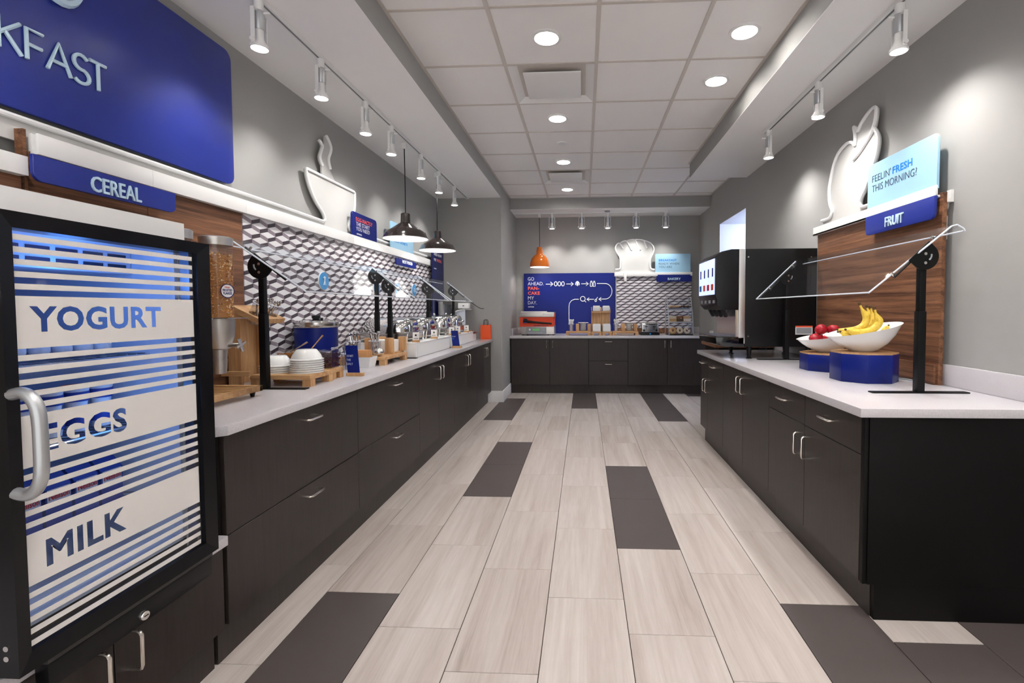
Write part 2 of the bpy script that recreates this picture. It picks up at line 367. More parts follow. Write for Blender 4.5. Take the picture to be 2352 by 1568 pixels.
for r in (1, 5):
    xa, xb, ya, yb = GX + .012, GX + G - .012, GY + r * G + .01, GY + (r + 1) * G - .01; cx, cy = (xa + xb) / 2, (ya + yb) / 2
    d = thing('air_diffuser', 'square white ceiling air diffuser %s' % ('set beyond the nearest centre downlight' if r == 1 else 'between the two downlights closest to the back soffit'), 'air vent', (cx, cy, ZC), 'ceiling air diffusers')
    mb = MB(); h = .05
    for k in range(4):      # sloping funnel sides
        a = [(xa, ya), (xb, ya), (xb, yb), (xa, yb)]; i = [(xa + .10, ya + .10), (xb - .10, ya + .10), (xb - .10, yb - .10), (xa + .10, yb - .10)]
        p, q, s, t = a[k], a[(k + 1) % 4], i[(k + 1) % 4], i[k]
        mb.poly([(*p, ZC), (*q, ZC), (*s, ZC + h), (*t, ZC + h)], [(0, 1, 2, 3)])
    mb.build('funnel', 'white_plastic', d)
    box('throat', 'dark_steel', d, xa + .10, xb - .10, ya + .10, yb - .10, ZC + h, ZC + h + .004)
    box('face_plate', 'white_plastic', d, xa + .095, xb - .095, ya + .095, yb - .095, ZC - .006, ZC + .002, bevel=0.002)
    for sx in (-.14, .14): box('bracket', 'brushed', d, cx + sx - .01, cx + sx + .01, cy - .01, cy + .01, ZC, ZC + h)
def downlight(x, y, label, group):
    d = thing('recessed_downlight', label, 'ceiling light', (x, y, ZC), group)
    MB().shell([(.092, .006), (.092, -.004), (.074, -.006), (.070, .012)], (x, y, ZC)).build('trim_ring', 'white_plastic', d, smooth=True)
    MB().lathe([(.0001, .005), (.072, .005)], (x, y, ZC), 28).build('lens', 'lamp_on', d)
    light('downlight_lamp', 'SPOT', (x, y, ZC - .015), P_DOWN, d, 0.06, (1, 0.97, 0.94), aim=(x, y, 0), spot=math.radians(125), blend=1.0)
for px, py, lb in [(1257, 87, 'round recessed downlight between the camera side and the large air diffuser'), (1281, 272, 'round recessed downlight just past the large air diffuser'), (1294, 372, 'round recessed downlight just before the far air diffuser'), (1302, 435, 'round recessed downlight beside the back soffit')]:
    p = on(px, py, Z=ZC); downlight(-0.226, p.y, lb, 'downlights along the middle of the ceiling')
for px, py, lb in [(1712, 73, 'round recessed downlight by the right soffit, further from the back wall'), (1643, 186, 'round recessed downlight by the right soffit, closer to the back wall')]:
    p = on(px, py, Z=ZC); downlight(0.977, p.y, lb, 'downlights along the right soffit')
for y in (1.75, .5, -.7): downlight(-0.226, y, 'round recessed downlight in the ceiling over the near end of the aisle', 'downlights over the near aisle'); 
for y in (1.75, .5): downlight(0.977, y, 'round recessed downlight in the ceiling over the near end of the fruit counter', 'downlights over the near fruit counter')
p = on(1291, 329, Z=ZC); tag(MB().lathe([(.001, -.012), (.045, -.012), (.05, 0)], (p.x, p.y, ZC + .006)).build('sprinkler_cover', 'white_plastic', None, smooth=True), 'small white sprinkler cover plate in a ceiling tile', 'sprinkler cover')
p = on(1395, 484, Z=ZS); tag(MB().lathe([(.001, -.02), (.04, -.018), (.045, 0)], (p.x, p.y, ZS + .001)).build('smoke_detector', 'label_grey', None, smooth=True), 'small round detector disc on the underside of the back soffit', 'smoke detector')

# ================================================================== cabinets
def pull(parent, face, p, axis='h', L=.11, proj=.036, r=.0052):
    """bent wire pull on a cabinet face; face: normal direction, p: centre on the face"""
    n = Vector(face); u = Vector((0, 0, 1)) if axis == 'v' else Vector((0, 0, 1)).cross(n); p = Vector(p); c = .012
    a, b = p - u * L / 2, p + u * L / 2
    pts = [a - n * .001, a + n * (proj - c), a + n * (proj - c * .3) + u * c * .3, a + n * proj + u * c, b + n * proj - u * c, b + n * (proj - c * .3) - u * c * .3, b + n * (proj - c), b - n * .001]
    return MB().tube(pts, r, 8).build('handle', 'nickel', parent, smooth=True)
def cabinet(label, face, f, a, b, depth, zt, fronts, group, toe=.147, toein=.045, ends=True):
    """base cabinet: face normal (+x,-x,-y), face plane f, from a to b along the run; fronts: (a0,a1,z0,z1,kind,handle position)"""
    ax = 'x' if face[0] else 'y'; sg = face[0] or face[1]
    def bx(nm, mt, par, u0, u1, d0, d1, z0, z1, **k):
        q0, q1 = sorted((f - sg * d0, f - sg * d1))
        return box(nm, mt, par, q0, q1, u0, u1, z0, z1, **k) if ax == 'x' else box(nm, mt, par, u0, u1, q0, q1, z0, z1, **k)
    loc = (f - sg * depth / 2, (a + b) / 2, 0) if ax == 'x' else ((a + b) / 2, f - sg * depth / 2, 0)
    t = thing('base_cabinet', label, 'cabinet', loc, group)
    bx('body', 'cabinet_dark', t, a + .0006, b - .0006, .021, depth, toe, zt)
    bx('toe_kick', 'cabinet', t, a + .0006, b - .0006, toein, toein + .02, 0, toe)
    for a0, a1, z0, z1, kind, hp in fronts:
        d = bx(kind, 'cabinet', t, a0 + .0018, a1 - .0018, 0, .02, z0 + .0018, z1 - .0018, bevel=.0012, seg=1)
        if hp:
            P = (f, hp[0], hp[1]) if ax == 'x' else (hp[0], f, hp[1])
            pull(d, face, P, hp[2])
    return t
E1 = (1, 0, 0); ZB, ZT = .147, .834
XF = -1.27
D = lambda a, b: [(a, b, .470, ZT - .004, 'drawer', ((a + b) / 2 + .03, .775, 'h')), (a, b, ZB, .470, 'drawer', ((a + b) / 2 + .03, .425, 'h'))]
DD = lambda a, m, b: [(a, m, ZB, ZT - .004, 'door', (m - .045, .725, 'v')), (m, b, ZB, ZT - .004, 'door', (m + .045, .725, 'v'))]
GL = 'dark base cabinets under the buffet worktop'
cabinet('dark brown two-drawer base cabinet next to the low cabinet under the fridge', E1, XF, 1.602, 2.595, .68, ZT, D(1.602, 2.595), GL)
cabinet('dark brown two-drawer base cabinet between the other drawer unit and the door units', E1, XF, 2.595, 3.594, .68, ZT, D(2.595, 3.594), GL)
cabinet('dark brown two-door base cabinet beside the drawer units, under the first chafing dishes', E1, XF, 3.594, 4.58, .68, ZT, DD(3.594, 4.085, 4.58), GL)
cabinet('dark brown two-door base cabinet in the middle of the three door units', E1, XF, 4.58, 5.568, .68, ZT, DD(4.58, 5.075, 5.568), GL)
cabinet('dark brown two-door base cabinet beside the grey projecting wall', E1, XF, 5.568, YP - .016, .68, ZT, DD(5.568, 6.02, YP - .016), GL)
cabinet('low dark brown two-door cabinet under the glass-door fridge', E1, XF, .56, 1.585, .68, .45,
        [(.56, 1.192, ZB, .445, 'door', (1.145, .325, 'v')), (1.192, 1.585, ZB, .445, 'door', (1.235, .325, 'v'))], GL)
tag(MB().prism([(-1.99, 1.568), (-1.275, 1.568), (-1.245, 1.592), (-1.245, YP - .002), (-1.99, YP - .002)], ZT, .87, 'z').build('worktop', 'quartz', None, bevel=.0025, seg=2), 'long white quartz worktop of the buffet counter with the chafing dishes', 'worktop')
tag(box('worktop', 'quartz', None, -1.99, -1.245, .50, 1.578, .452, .486, bevel=.0025), 'low white quartz worktop that the glass-door fridge stands on', 'worktop')
tag(box('end_panel', 'cabinet_dark', None, -1.97, -1.285, 1.586, 1.601, ZB, ZT - .001), 'dark end panel between the low fridge cabinet and the drawer unit', 'panel')
# right counter
E2 = (-1, 0, 0); XG = 1.13
s = [on(px, 1000, X=XG).y for px in (1978, 1848, 1765.6, 1705.4, 1660, 1624.4, 1597)]
s[0] = 1.985; s[6] = 4.655
GR = 'dark base cabinets under the fruit counter'; zd = .672
def DDr(a, m, b, drawers):
    zt = zd if drawers else ZT - .004
    r = [(a, m, ZB, zt, 'door', (m - .045, zt - .105, 'v')), (m, b, ZB, zt, 'door', (m + .045, zt - .105, 'v'))]
    if drawers: r += [(a, m, zd, ZT - .004, 'drawer', ((a + m) / 2, .765, 'h')), (m, b, zd, ZT - .004, 'drawer', ((m + b) / 2, .765, 'h'))]
    return r
cabinet('dark brown base cabinet with two drawers over two doors at the black end panel', E2, XG, s[0], s[2], .72, ZT, DDr(s[0], s[1], s[2], True), GR)
cabinet('dark brown base cabinet with two full-height doors in the middle of the fruit counter', E2, XG, s[2], s[4], .72, ZT, DDr(s[2], s[3], s[4], False), GR)
cabinet('dark brown base cabinet with two drawers over two doors below the juice machine', E2, XG, s[4], s[6], .72, ZT, DDr(s[4], s[5], s[6], True), GR)
t = thing('end_panel', 'large black-brown end panel closing the fruit counter', 'panel', (1.5, 1.975, 0))
MB().box(XG + .018, 1.88, 1.958, 1.984, ZB, ZT).box(XG + .001, XG + .016, 1.962, 1.984, ZB, ZT).build('panel', 'cabinet_dark', t, bevel=.001)
box('toe_panel', 'cabinet_dark', t, XG + .048, 1.88, 1.960, 1.984, 0, ZB)
t = thing('worktop', 'white quartz worktop of the fruit counter with the juice machine', 'worktop', (1.5, 3.3, ZT))
box('slab', 'quartz', t, 1.104, XR - .002, 1.945, 4.70, ZT, .87, bevel=.0025)
tag(box('backsplash', 'quartz', None, XR - .022, XR - .002, 1.945, 4.70, .8705, .978, bevel=.002), 'low white quartz backsplash along the wall behind the fruit counter', 'backsplash')
# back counter
E3 = (0, -1, 0); YF = 7.13
bx_ = [on(px, 830, Y=YF).x for px in (1170, 1263, 1352, 1442.7, 1533, 1627)]; bx_[0] = XP + .016; bx_[5] = XR - .003
GB = 'dark base cabinets of the back counter'
DB = lambda a, m, b: [(a, m, .132, ZT - .004, 'door', (m - .045, .745, 'v')), (m, b, .132, ZT - .004, 'door', (m + .045, .745, 'v'))]
cabinet('dark two-door base cabinet below the pancake machine', E3, YF, bx_[0], bx_[2], .74, ZT, DB(bx_[0], bx_[1], bx_[2]), GB, toe=.132)
zs = on(1400, 829, Y=YF).z
cabinet('dark two-drawer base cabinet in the middle of the back counter', E3, YF, bx_[2], bx_[3], .74, ZT, [(bx_[2], bx_[3], zs, ZT - .004, 'drawer', ((bx_[2] + bx_[3]) / 2, .785, 'h')), (bx_[2], bx_[3], .132, zs, 'drawer', ((bx_[2] + bx_[3]) / 2, zs - .045, 'h'))], GB, toe=.132)
cabinet('dark two-door base cabinet below the pastry case', E3, YF, bx_[3], bx_[5], .74, ZT, DB(bx_[3], bx_[4], bx_[5]), GB, toe=.132)
t = thing('worktop', 'white quartz worktop of the back counter with the pancake machine', 'worktop', (.4, 7.5, ZT))
box('slab', 'quartz', t, XP + .002, XR - .002, 7.095, YB - .002, ZT, .87, bevel=.0025)
tag(box('backsplash', 'quartz', None, XP + .002, XR - .002, YB - .022, YB - .002, .8705, .975, bevel=.002), 'low white quartz backsplash along the back wall behind the pancake machine', 'backsplash')
tag(box('backsplash', 'quartz', None, XP + .002, XP + .02, 7.3, YB - .023, .8705, .975, bevel=.002), 'short white quartz side splash between the pancake machine and the projecting wall', 'backsplash')
# waste cabinet with a walnut top beyond the fruit counter
t = thing('waste_cabinet', 'dark waste cabinet with a walnut top beyond the fruit counter', 'cabinet', (1.6, 5.05, 0))
box('body', 'cabinet_dark', t, 1.35, XR - .01, 4.83, 5.35, 0, .88); box('top', 'walnut', t, 1.31, XR - .004, 4.80, 5.38, .88, .912, bevel=.002)

# ================================================================== wall panels, cut-outs and signs
XPN = -1.94            # face of the panels on the left wall
def cutout_pts(pxs, o, sc, X=None, Y=None):
    return [on(o[0] + a / sc, o[1] + b / sc, X=X, Y=Y) for a, b in pxs]
def slot_rail(par, y0, y1, z0, z1):
    """white header rail with a slot along its top: base, back block and front lip"""
    return MB().prism([(XPN - .02, z0), (XPN + .03, z0), (XPN + .03, z1), (XPN + .0205, z1), (XPN + .0205, z0 + .02), (XPN + .0075, z0 + .02), (XPN + .0075, z1), (XPN - .02, z1)], y0, y1, 'y').build('header_rail', 'white_plastic', par, bevel=.001)
def rhombs(parent, plane, u0, u1, v0, v1, base, limit_key, limit):
    """cube-pattern facing: white rhombus on top, two dark faces below; whole pieces near the viewer are parts, the rest one mesh"""
    U, V, NN = plane; W, Hh, S = .143, .0405, .0230; row = Hh / 2 + S; g = .0006
    kinds = {'white': ([(-W / 2, 0), (0, -Hh / 2), (W / 2, 0), (0, Hh / 2)], 'rhomb_white'),
             'left': ([(-W / 2, 0), (-W / 2, -S), (0, -Hh / 2 - S), (0, -Hh / 2)], 'rhomb_mid'),
             'right': ([(0, -Hh / 2), (0, -Hh / 2 - S), (W / 2, -S), (W / 2, 0)], 'rhomb_dark')}
    meshes = {}
    for k, (pl, mt) in kinds.items():
        cx = sum(p[0] for p in pl) / 4; cy = sum(p[1] for p in pl) / 4
        q = [(cx + (a - cx) * .985, cy + (b - cy) * .975) for a, b in pl]; me = bpy.data.meshes.new('facing_tile')
        pts = [U * a + V * b for a, b in q] + [U * a + V * b + NN * .004 for a, b in q]
        me.from_pydata(pts, [], [(4, 5, 6, 7)] + [(i, (i + 1) % 4, 4 + (i + 1) % 4, 4 + i) for i in range(4)]); me.materials.append(MATS[mt]); meshes[k] = me
    cells = []
    r = 0; v = v1 + Hh
    while v > v0 - Hh:
        u = u0 - W + (W / 2 if r % 2 else 0)
        while u < u1 + W:
            for k, (pl, mt) in kinds.items(): cells.append((u, v, k, pl))
            u += W
        v -= row; r += 1
    def clip(pl):
        for ax, lim, sgn in ((0, u0, 1), (0, u1, -1), (1, v0, 1), (1, v1, -1)):
            out = []
            for i in range(len(pl)):
                a, b = pl[i], pl[(i + 1) % len(pl)]; da, db = sgn * (a[ax] - lim), sgn * (b[ax] - lim)
                if da >= 0: out.append(a)
                if da * db < 0: t = da / (da - db); out.append((a[0] + (b[0] - a[0]) * t, a[1] + (b[1] - a[1]) * t))
            pl = out
            if len(pl) < 3: return []
        return pl
    whole, rest = [], []
    for u, v, k, pl in cells:
        wp = [(u + a, v + b) for a, b in pl]; cp = clip(wp)
        if not cp: continue
        (whole if len(cp) == 4 and all(abs(a[0] - b[0]) + abs(a[1] - b[1]) < 1e-6 for a, b in zip(cp, wp)) else rest).append((u, v, k, cp))
    whole.sort(key=limit_key)
    off = origin(parent); base = Vector(base)
    for u, v, k, cp in whole[:limit]:
        o = bpy.data.objects.new('facing_tile', meshes[k]); C.objects.link(o); o.parent = parent; o.location = base + U * u + V * v - off
    rest += whole[limit:]
    me = bpy.data.meshes.new('facing_tile_field'); vs_, fs, mi = [], [], []
    for u, v, k, cp in rest:
        n = len(cp); c = (sum(p[0] for p in cp) / n, sum(p[1] for p in cp) / n); q = [(c[0] + (a - c[0]) * .98, c[1] + (b - c[1]) * .975) for a, b in cp]
        o = len(vs_); vs_ += [base + U * a + V * b - off for a, b in q] + [base + U * a + V * b + NN * .004 - off for a, b in q]
        fs.append(tuple(o + n + i for i in range(n))); mi.append(['white', 'left', 'right'].index(k))
        for i in range(n): fs.append((o + i, o + (i + 1) % n, o + n + (i + 1) % n, o + n + i)); mi.append(['white', 'left', 'right'].index(k))
    me.from_pydata(vs_, [], fs)
    for mt in ('rhomb_white', 'rhomb_mid', 'rhomb_dark'): me.materials.append(MATS[mt])
    me.polygons.foreach_set('material_index', mi)
    o = bpy.data.objects.new('facing_tile_field', me); C.objects.link(o); o.parent = parent; o['kind'] = 'stuff'

# --- left wall: walnut backboard, cube-pattern backboard
y_t = on(555, 490, X=XPN).y; zb0 = 1.823; zb1 = 1.884
t = thing('walnut_backboard', 'tall walnut backboard behind the cereal dispensers, under the blue word plate', 'wall panel', (XPN - .02, 2.1, .87))
ys = on(340, 500, X=XPN).y
box('board', 'walnut', t, XPN - .02, XPN, 1.585, ys - .0015, .87, zb0 + .01, bevel=.001); box('board', 'walnut', t, XPN - .02, XPN, ys + .0015, y_t, .87, zb0 + .01, bevel=.001)
box('end_board', 'walnut', t, XPN - .0255, XPN + .006, 1.574, 1.584, .87, zb1 + .02)
box('plinth', 'walnut', t, XPN, XPN + .016, 1.585, y_t, .87, .96)
slot_rail(t, 1.60, ys - .001, zb0, zb1 + .012)
slot_rail(t, ys + .001, y_t, zb0, zb1 + .012)
t = thing('walnut_backboard', 'lower walnut backboard behind the glass-door fridge', 'wall panel', (XPN - .02, 1.2, .486))
box('board', 'walnut', t, XPN - .01, XPN + .01, .5, 1.56, .486, 1.745); box('header_rail', 'white_plastic', t, XPN - .01, XPN + .045, .5, 1.555, 1.735, 1.80, bevel=.001)
y_e = on(1002, 606, X=XPN).y
t = thing('tiled_backboard', 'cube-patterned grey and white backboard behind the oatmeal kettle and chafing dishes', 'wall panel', (XPN - .02, 4.5, .87))
box('board', 'rhomb_mid', t, XPN - .02, XPN, y_t, y_e, .87, zb0 + .01)
rhombs(t, WL, y_t + .002, y_e - .002, .874, zb0 - .001, (XPN, 0, 0), lambda q: q[0], 300)
ya = y_t; cuts = [on(805, 560, X=XPN).y, y_t + 2.55, y_e]
for yb in cuts: slot_rail(t, ya + .001, yb - .001, zb0, zb1 + .012); ya = yb
# round icon discs in front of the tiles
for i, (px, py, nm) in enumerate([(745, 645, 'crossed cutlery icon above the oatmeal kettle'), (866, 662, 'bowl icon beside the second sneeze guard post'), (914, 664, 'steam icon behind the second sneeze guard'), (952, 666, 'pancake icon near the hot food plate')]):
    c = on(px, py, X=XPN + .016); r = .066
    d = thing('icon_disc', 'round blue disc with a white ' + nm, 'sign', (XPN, c.y, c.z), 'round icon discs on the tiled backboard')
    MB().cyl((XPN + .004, c.y, c.z), r, .009, 'x', 28).build('rim', 'white_plastic', d, smooth=True)
    MB().cyl((XPN + .013, c.y, c.z), r * .97, .003, 'x', 28).build('face', 'disc_blue', d, smooth=True)
    P0 = (XPN + .0162, c.y, c.z)
    pa = [[[(-.012, -.03), (.008, .028)], [(.002, .03), (.014, .028)], [(.012, -.03), (-.008, .03)], [(-.014, .02), (-.004, .032)]],
          [[(-.03, .008), (-.022, -.014), (0, -.024), (.022, -.014), (.03, .008), (-.03, .008)]],
          [[(k, -.025), (k + .006, -.008), (k - .006, .008), (k, .025)] for k in (-.018, 0, .018)],
          [[(-.026, -.02), (.026, -.02)], [(-.026, -.006), (.026, -.006)], [(-.02, .008), (0, .016), (.02, .008)]]][i]
    strokes('icon', 'letter_white', d, WL, P0, pa, .0032)
# --- line-art cut-outs: flat light board edged with white tube
def cutout(name, label, plane, X, Y, fills, tubes, th=.012, r=.011):
    t = thing(name, label, 'wall art', (0, 0, 0)); nn = plane[2]
    allp = [p for f in fills for p in f]; base = min(allp, key=lambda p: p.z); t.location = base
    for f in fills:
        ax = 'x' if X is not None else 'y'
        if ax == 'x': MB().prism([(p.y, p.z) for p in f], X - nn.x * th, X, 'x').build('board', 'cutout', t)
        else: MB().prism([(p.x, p.z) for p in f], Y - nn.y * th, Y, 'y').build('board', 'cutout', t)
    mb = MB()
    for tb in tubes: mb.tube([p + nn * r * .7 for p in tb], r, 8)
    mb.build('outline_tube', 'tube_white', t, smooth=True)
    return t
XC = XPN - .026
sc6 = 2016 / 540
CP = lambda q: cutout_pts(q, (640, 280), sc6, X=XC)
side = CP([(370, 850), (388, 838), (372, 780), (310, 680), (262, 565), (238, 480), (226, 400)])
top = CP([(236, 400), (432, 497), (635, 597)]); rt = CP([(645, 612), (643, 740), (625, 800), (600, 850), (594, 890), (604, 925), (625, 945)])
side = smoothpath(side, 4); rts = smoothpath(rt, 4)
lineL = [on(-260, 172, X=XC), on(0, 258, X=XC)] + CP([(0, 720), (370, 850)])
zl = CP([(370, 850)])[0].z
lineL[0].z = lineL[1].z
lineR = [Vector((XC, rt[-1].y, zl - .0)), Vector((XC, on(1000, 590, X=XC).y, zl))]
stl = smoothpath(CP([(340, 155), (366, 205), (356, 250), (346, 290), (351, 335), (368, 372)]), 4); strt = smoothpath(CP([(400, 118), (430, 180), (441, 240), (421, 310), (425, 360), (437, 405)]), 4)
band = [Vector((XC, lineL[0].y, zb1 - .02)), Vector((XC, lineR[1].y, zb1 - .02)), lineR[1], lineR[0]] + list(reversed(rts[:-1])) + list(reversed(top)) + list(reversed(side)) + [lineL[0]]
steam = stl + CP([(368, 372), (372, 455), (490, 525), (437, 405)]) + list(reversed(strt)) + CP([(395, 180), (378, 195)])
cutout('cup_cutout', 'steaming cup drawn in white tube on a pale board above the patterned backboard', WL, XC, None, [band, steam], [lineL + side + top + rts + [lineR[0]], lineR, stl, strt])

def board_sign(name, label, X, Y, px, mat, plane, th=.02, r=.02, corners='1111', cat='sign', vmin=None):
    """px: (x_left,y_top at left), (x_right,y_bottom at right) pixel corners on the plane"""
    a, b = on(*px[0], X=X, Y=Y), on(*px[1], X=X, Y=Y)
    u0, u1 = sorted(((a.y, b.y) if X is not None else (a.x, b.x))); v0, v1 = sorted((a.z, b.z))
    vr = v0; v0 = vmin if vmin is not None else v0
    t = thing(name, label, cat, (X, (u0 + u1) / 2, v0) if X is not None else ((u0 + u1) / 2, Y, v0)); nn = plane[2]
    if X is not None: MB().prism(rrect(u0, u1, v0, v1, r, corners), X, X - nn.x * th, 'x').build('plate', mat, t, bevel=.0012, seg=1)
    else: MB().prism(rrect(u0, u1, v0, v1, r, corners), Y, Y - nn.y * th, 'y').build('plate', mat, t, bevel=.0012, seg=1)
    return t, u0, u1, vr, v1
# big blue breakfast sign
XS = XL + .045
a, b = on(535, 430, X=XS), on(520, 128, X=XS)
yR = on(535, 300, X=XS).y; zb_ = on(543, 428, X=XS).z; zt_ = on(450, 64, X=XS).z
t = thing('breakfast_sign', 'huge glossy blue sign board with raised pale letters near the ceiling', 'sign', (XS - .02, 1.2, zb_))
MB().prism(rrect(-.30, yR, zb_, zt_, .05), XS - .02, XS, 'x').build('board', 'sign_blue', t, bevel=.002)
for yy in (.1, 1.2, 2.3): MB().box(XL, XS - .02, yy - .03, yy + .03, zb_ + .15, zb_ + .21).build('standoff', 'dark_steel', t)
def arc(cx, cy, rx, ry, a0, a1, n=10): return [(cx + rx * math.cos(math.radians(a0 + (a1 - a0) * i / n)), cy + ry * math.sin(math.radians(a0 + (a1 - a0) * i / n))) for i in range(n + 1)]
SF = {'B': (.5, [[(0, 0), (0, 1), (.25, 1)] + arc(.25, .76, .22, .24, 90, -90) + [(0, .52), (.28, .52)] + arc(.28, .26, .24, .26, 90, -90) + [(0, 0)]]),
      'R': (.5, [[(0, 0), (0, 1), (.25, 1)] + arc(.25, .74, .23, .26, 90, -90) + [(0, .48)], [(.22, .48), (.5, 0)]]),
      'E': (.45, [[(.45, 0), (0, 0), (0, 1), (.45, 1)], [(0, .52), (.4, .52)]]), 'A': (.62, [[(0, 0), (.31, 1), (.62, 0)], [(.1, .34), (.52, .34)]]),
      'K': (.52, [[(0, 0), (0, 1)], [(.5, 1), (.02, .46)], [(.14, .58), (.52, 0)]]), 'F': (.42, [[(0, 0), (0, 1), (.42, 1)], [(0, .5), (.38, .5)]]),
      'S': (.5, [arc(.26, .74, .22, .26, 35, 270, 12) + arc(.25, .25, .24, .25, 90, -145, 12)[1:]]), 'T': (.56, [[(.28, 0), (.28, 1)], [(0, 1), (.56, 1)]])}
pT0, pT1 = on(228, 211, X=XS), on(222, 147, X=XS); hT = pT1.z - pT0.z
cent = {'K': (27, 112), 'F': (75, 110), 'A': (130, 145), 'S': (182, 165), 'T': (222, 180)}
yK = on(0, 60, X=XS).y; pos = {'K': yK, 'F': on(58, 100, X=XS).y, 'A': on(104, 150, X=XS).y, 'S': on(161, 170, X=XS).y, 'T': on(200, 150, X=XS).y}
zl0 = pT0.z; yy = yK
ext = {'K': (-6, 46), 'F': (58, 96), 'A': (104, 157), 'S': (162, 200), 'T': (201, 238)}
for ch in 'KFAST':
    ya_, yb_ = on(ext[ch][0], 130, X=XS).y, on(ext[ch][1], 130, X=XS).y; kx_ = (yb_ - ya_) / (SF[ch][0] * hT)
    strokes('letter', 'letter_blue', t, WL, (XS, ya_, zl0), [[(u_ * kx_, v_) for u_, v_ in p_] for p_ in SF[ch][1]], .0068, hT)
yy = on(-2, 130, X=XS).y
for ch in 'AERB': yy -= (SF[ch][0] * .62 + .12) * hT; strokes('letter', 'letter_blue', t, WL, (XS, yy, zl0), [[(u_ * .62, v_) for u_, v_ in p_] for p_ in SF[ch][1]], .0068, hT)
pb = on(138, 20, X=XS)
strokes('letter', 'letter_blue', t, WL, (XS, pb.y - .09, pb.z + .018), [arc(.075, .10, .075, .10, 0, -170, 12) + [(-.005, .12)]], .016, 1.0)
# word plates and slotted boards on the left
t, u0, u1, v0, v1 = board_sign('word_plate', 'blue plate reading CEREAL hung from the white header rail', XPN + .062, None, ((75, 352), (405, 490)), 'sign_blue', WL, .014, .03, '1100')
u0, u1 = on(75, 360, X=XPN + .062).y, on(405, 470, X=XPN + .062).y
a, b = on(209, 452, X=XPN + .062), on(321, 408, X=XPN + .062)
lettering('CEREAL', 'letter_blue', t, WL, (XPN + .062, a.y, on(265, 452, X=XPN + .062).z), b.y - a.y, .060, .006, .012)
t, u0, u1, v0, v1 = board_sign('slogan_board', 'dark blue slogan board with orange heading standing on the header rail', XPN + .02, None, ((808, 483), (866, 561)), 'navy', WL, .012, .03, '0011', vmin=zb0 + .0195)
for k, (s_, mt, wt, wd) in enumerate([('EGG-XACTLY', 'letter_orange', .012, .66), ('THE START', 'letter_white', -.012, .54), ('YOU NEED', 'letter_white', -.012, .54)]):
    lettering(s_, mt, t, WL, (XPN + .02, u0 + .08 * (u1 - u0) + .03, v1 - (v1 - v0) * (.33 + .185 * k)), (u1 - u0) * wd, .032, .001, wt)
lettering('EXPRESS', 'letter_white', t, WL, (XPN + .02, u0 + .08, v1 - (v1 - v0) * .86), .09, .012, .001, .02)
t, u0, u1, v0, v1 = board_sign('slogan_board', 'light blue slogan board standing on the header rail behind the black pendants', XPN + .02, None, ((897, 506), (950, 588)), 'sky_blue', WL, .012, .03, '0011', vmin=zb0 + .0195)
lettering('UP FOR A', 'letter_dark', t, WL, (XPN + .02, u0 + .09, v1 - .14), .3, .03, .001, -.012); lettering('HOT START?', 'bright_blue', t, WL, (XPN + .02, u0 + .09, v1 - .20), .36, .03, .001, .01)
t, u0, u1, v0, v1 = board_sign('word_plate', 'small blue plate reading HOT FOOD hung from the header rail', XPN + .05, None, ((910, 591), (956, 618)), 'navy', WL, .012, .02, '1100')
lettering('HOT FOOD', 'letter_white', t, WL, (XPN + .05, u0 + .28 * (u1 - u0), v0 + .028), (u1 - u0) * .5, .034, .004, .02)
XW = -1.885
t, u0, u1, v0, v1 = board_sign('slogan_board', 'tall narrow dark blue slogan panel standing by the grey projecting wall', XW, None, ((992, 566), (1021, 770)), 'navy_dark', WL, .012, .01)
for k, (s_, mt) in enumerate([('AND HOW', 'letter_white'), ('WE', 'letter_white')]): lettering(s_, mt, t, WL, (XW, u0 + .07, v1 - .10 - .07 * k), .33 if k == 0 else .09, .036, .001, -.012)
lettering('ROLL', 'letter_orange', t, WL, (XW, u0 + .20, v1 - .17), .2, .036, .001, .014); lettering('EXPRESS', 'letter_white', t, WL, (XW, u0 + .07, v1 - .27), .1, .014, .001, .02)

# --- right wall: walnut fruit backboard
XQ = 1.828
t = thing('walnut_backboard', 'walnut backboard behind the fruit bowls with a white top rail', 'wall panel', (XQ, 3.2, .87))
yn, yf = 2.545, 3.84
box('board', 'walnut', t, XQ, XQ + .022, yn, yf, .87, 1.86, bevel=.001); box('plinth', 'walnut', t, XQ - .016, XQ, yn + .012, yf, .87, .975, bevel=.001)
MB().box(XQ - .024, XQ - .012, yn + .018, yf + .03, 1.838, 1.90).box(XQ - .024, XQ, yn + .018, yf + .03, 1.838, 1.85).build('header_rail', 'white_plastic', t, bevel=.001)
MB().box(XQ + .022, XR - .002, yn, yn + .03, 1.81, 1.83).box(XQ + .040, XR - .002, yn, yn + .03, 1.83, 1.872).build('bracket', 'white_plastic', t); MB().box(XQ + .022, XQ + .03, yn + .004, yn + .03, 1.62, 1.74).build('bracket', 'steel', t)
box('end_trim', 'silver_paint', t, XQ, XQ + .022, yf, yf + .008, .87, 1.86)
t, u0, u1, v0, v1 = board_sign('slogan_board', 'light blue slogan board standing on the fruit backboard rail', XQ - .010, None, ((1994, 383), (2152, 432)), 'sky_blue', WR, .012, .03, '0011')
XX = XQ - .010
def rl(s_, mt, px0, px1, wt):   # one line between two pixels (baseline left, top right)
    a, b = on(*px0, X=XX), on(*px1, X=XX); lettering(s_, mt, t, WR, (XX, a.y, a.z), abs(b.y - a.y), abs(b.z - a.z), .001, wt)
t.children[0].data.transform(Matrix.Identity(4))
za = on(2006, 419, X=XX).z; ha = .042
for s_, mt, p0, p1, zz, wt in [("FEELIN'", 'letter_dark', 2004, 2046, 0, -.014), ('FRESH', 'bright_blue', 2050, 2095, 0, .02), ('THIS MORNING?', 'letter_dark', 2004, 2106, -1, -.014)]:
    a, b = on(p0, 410, X=XX), on(p1, 410, X=XX); lettering(s_, mt, t, WR, (XX, a.y, za + zz * .062), abs(b.y - a.y), ha, .001, wt)
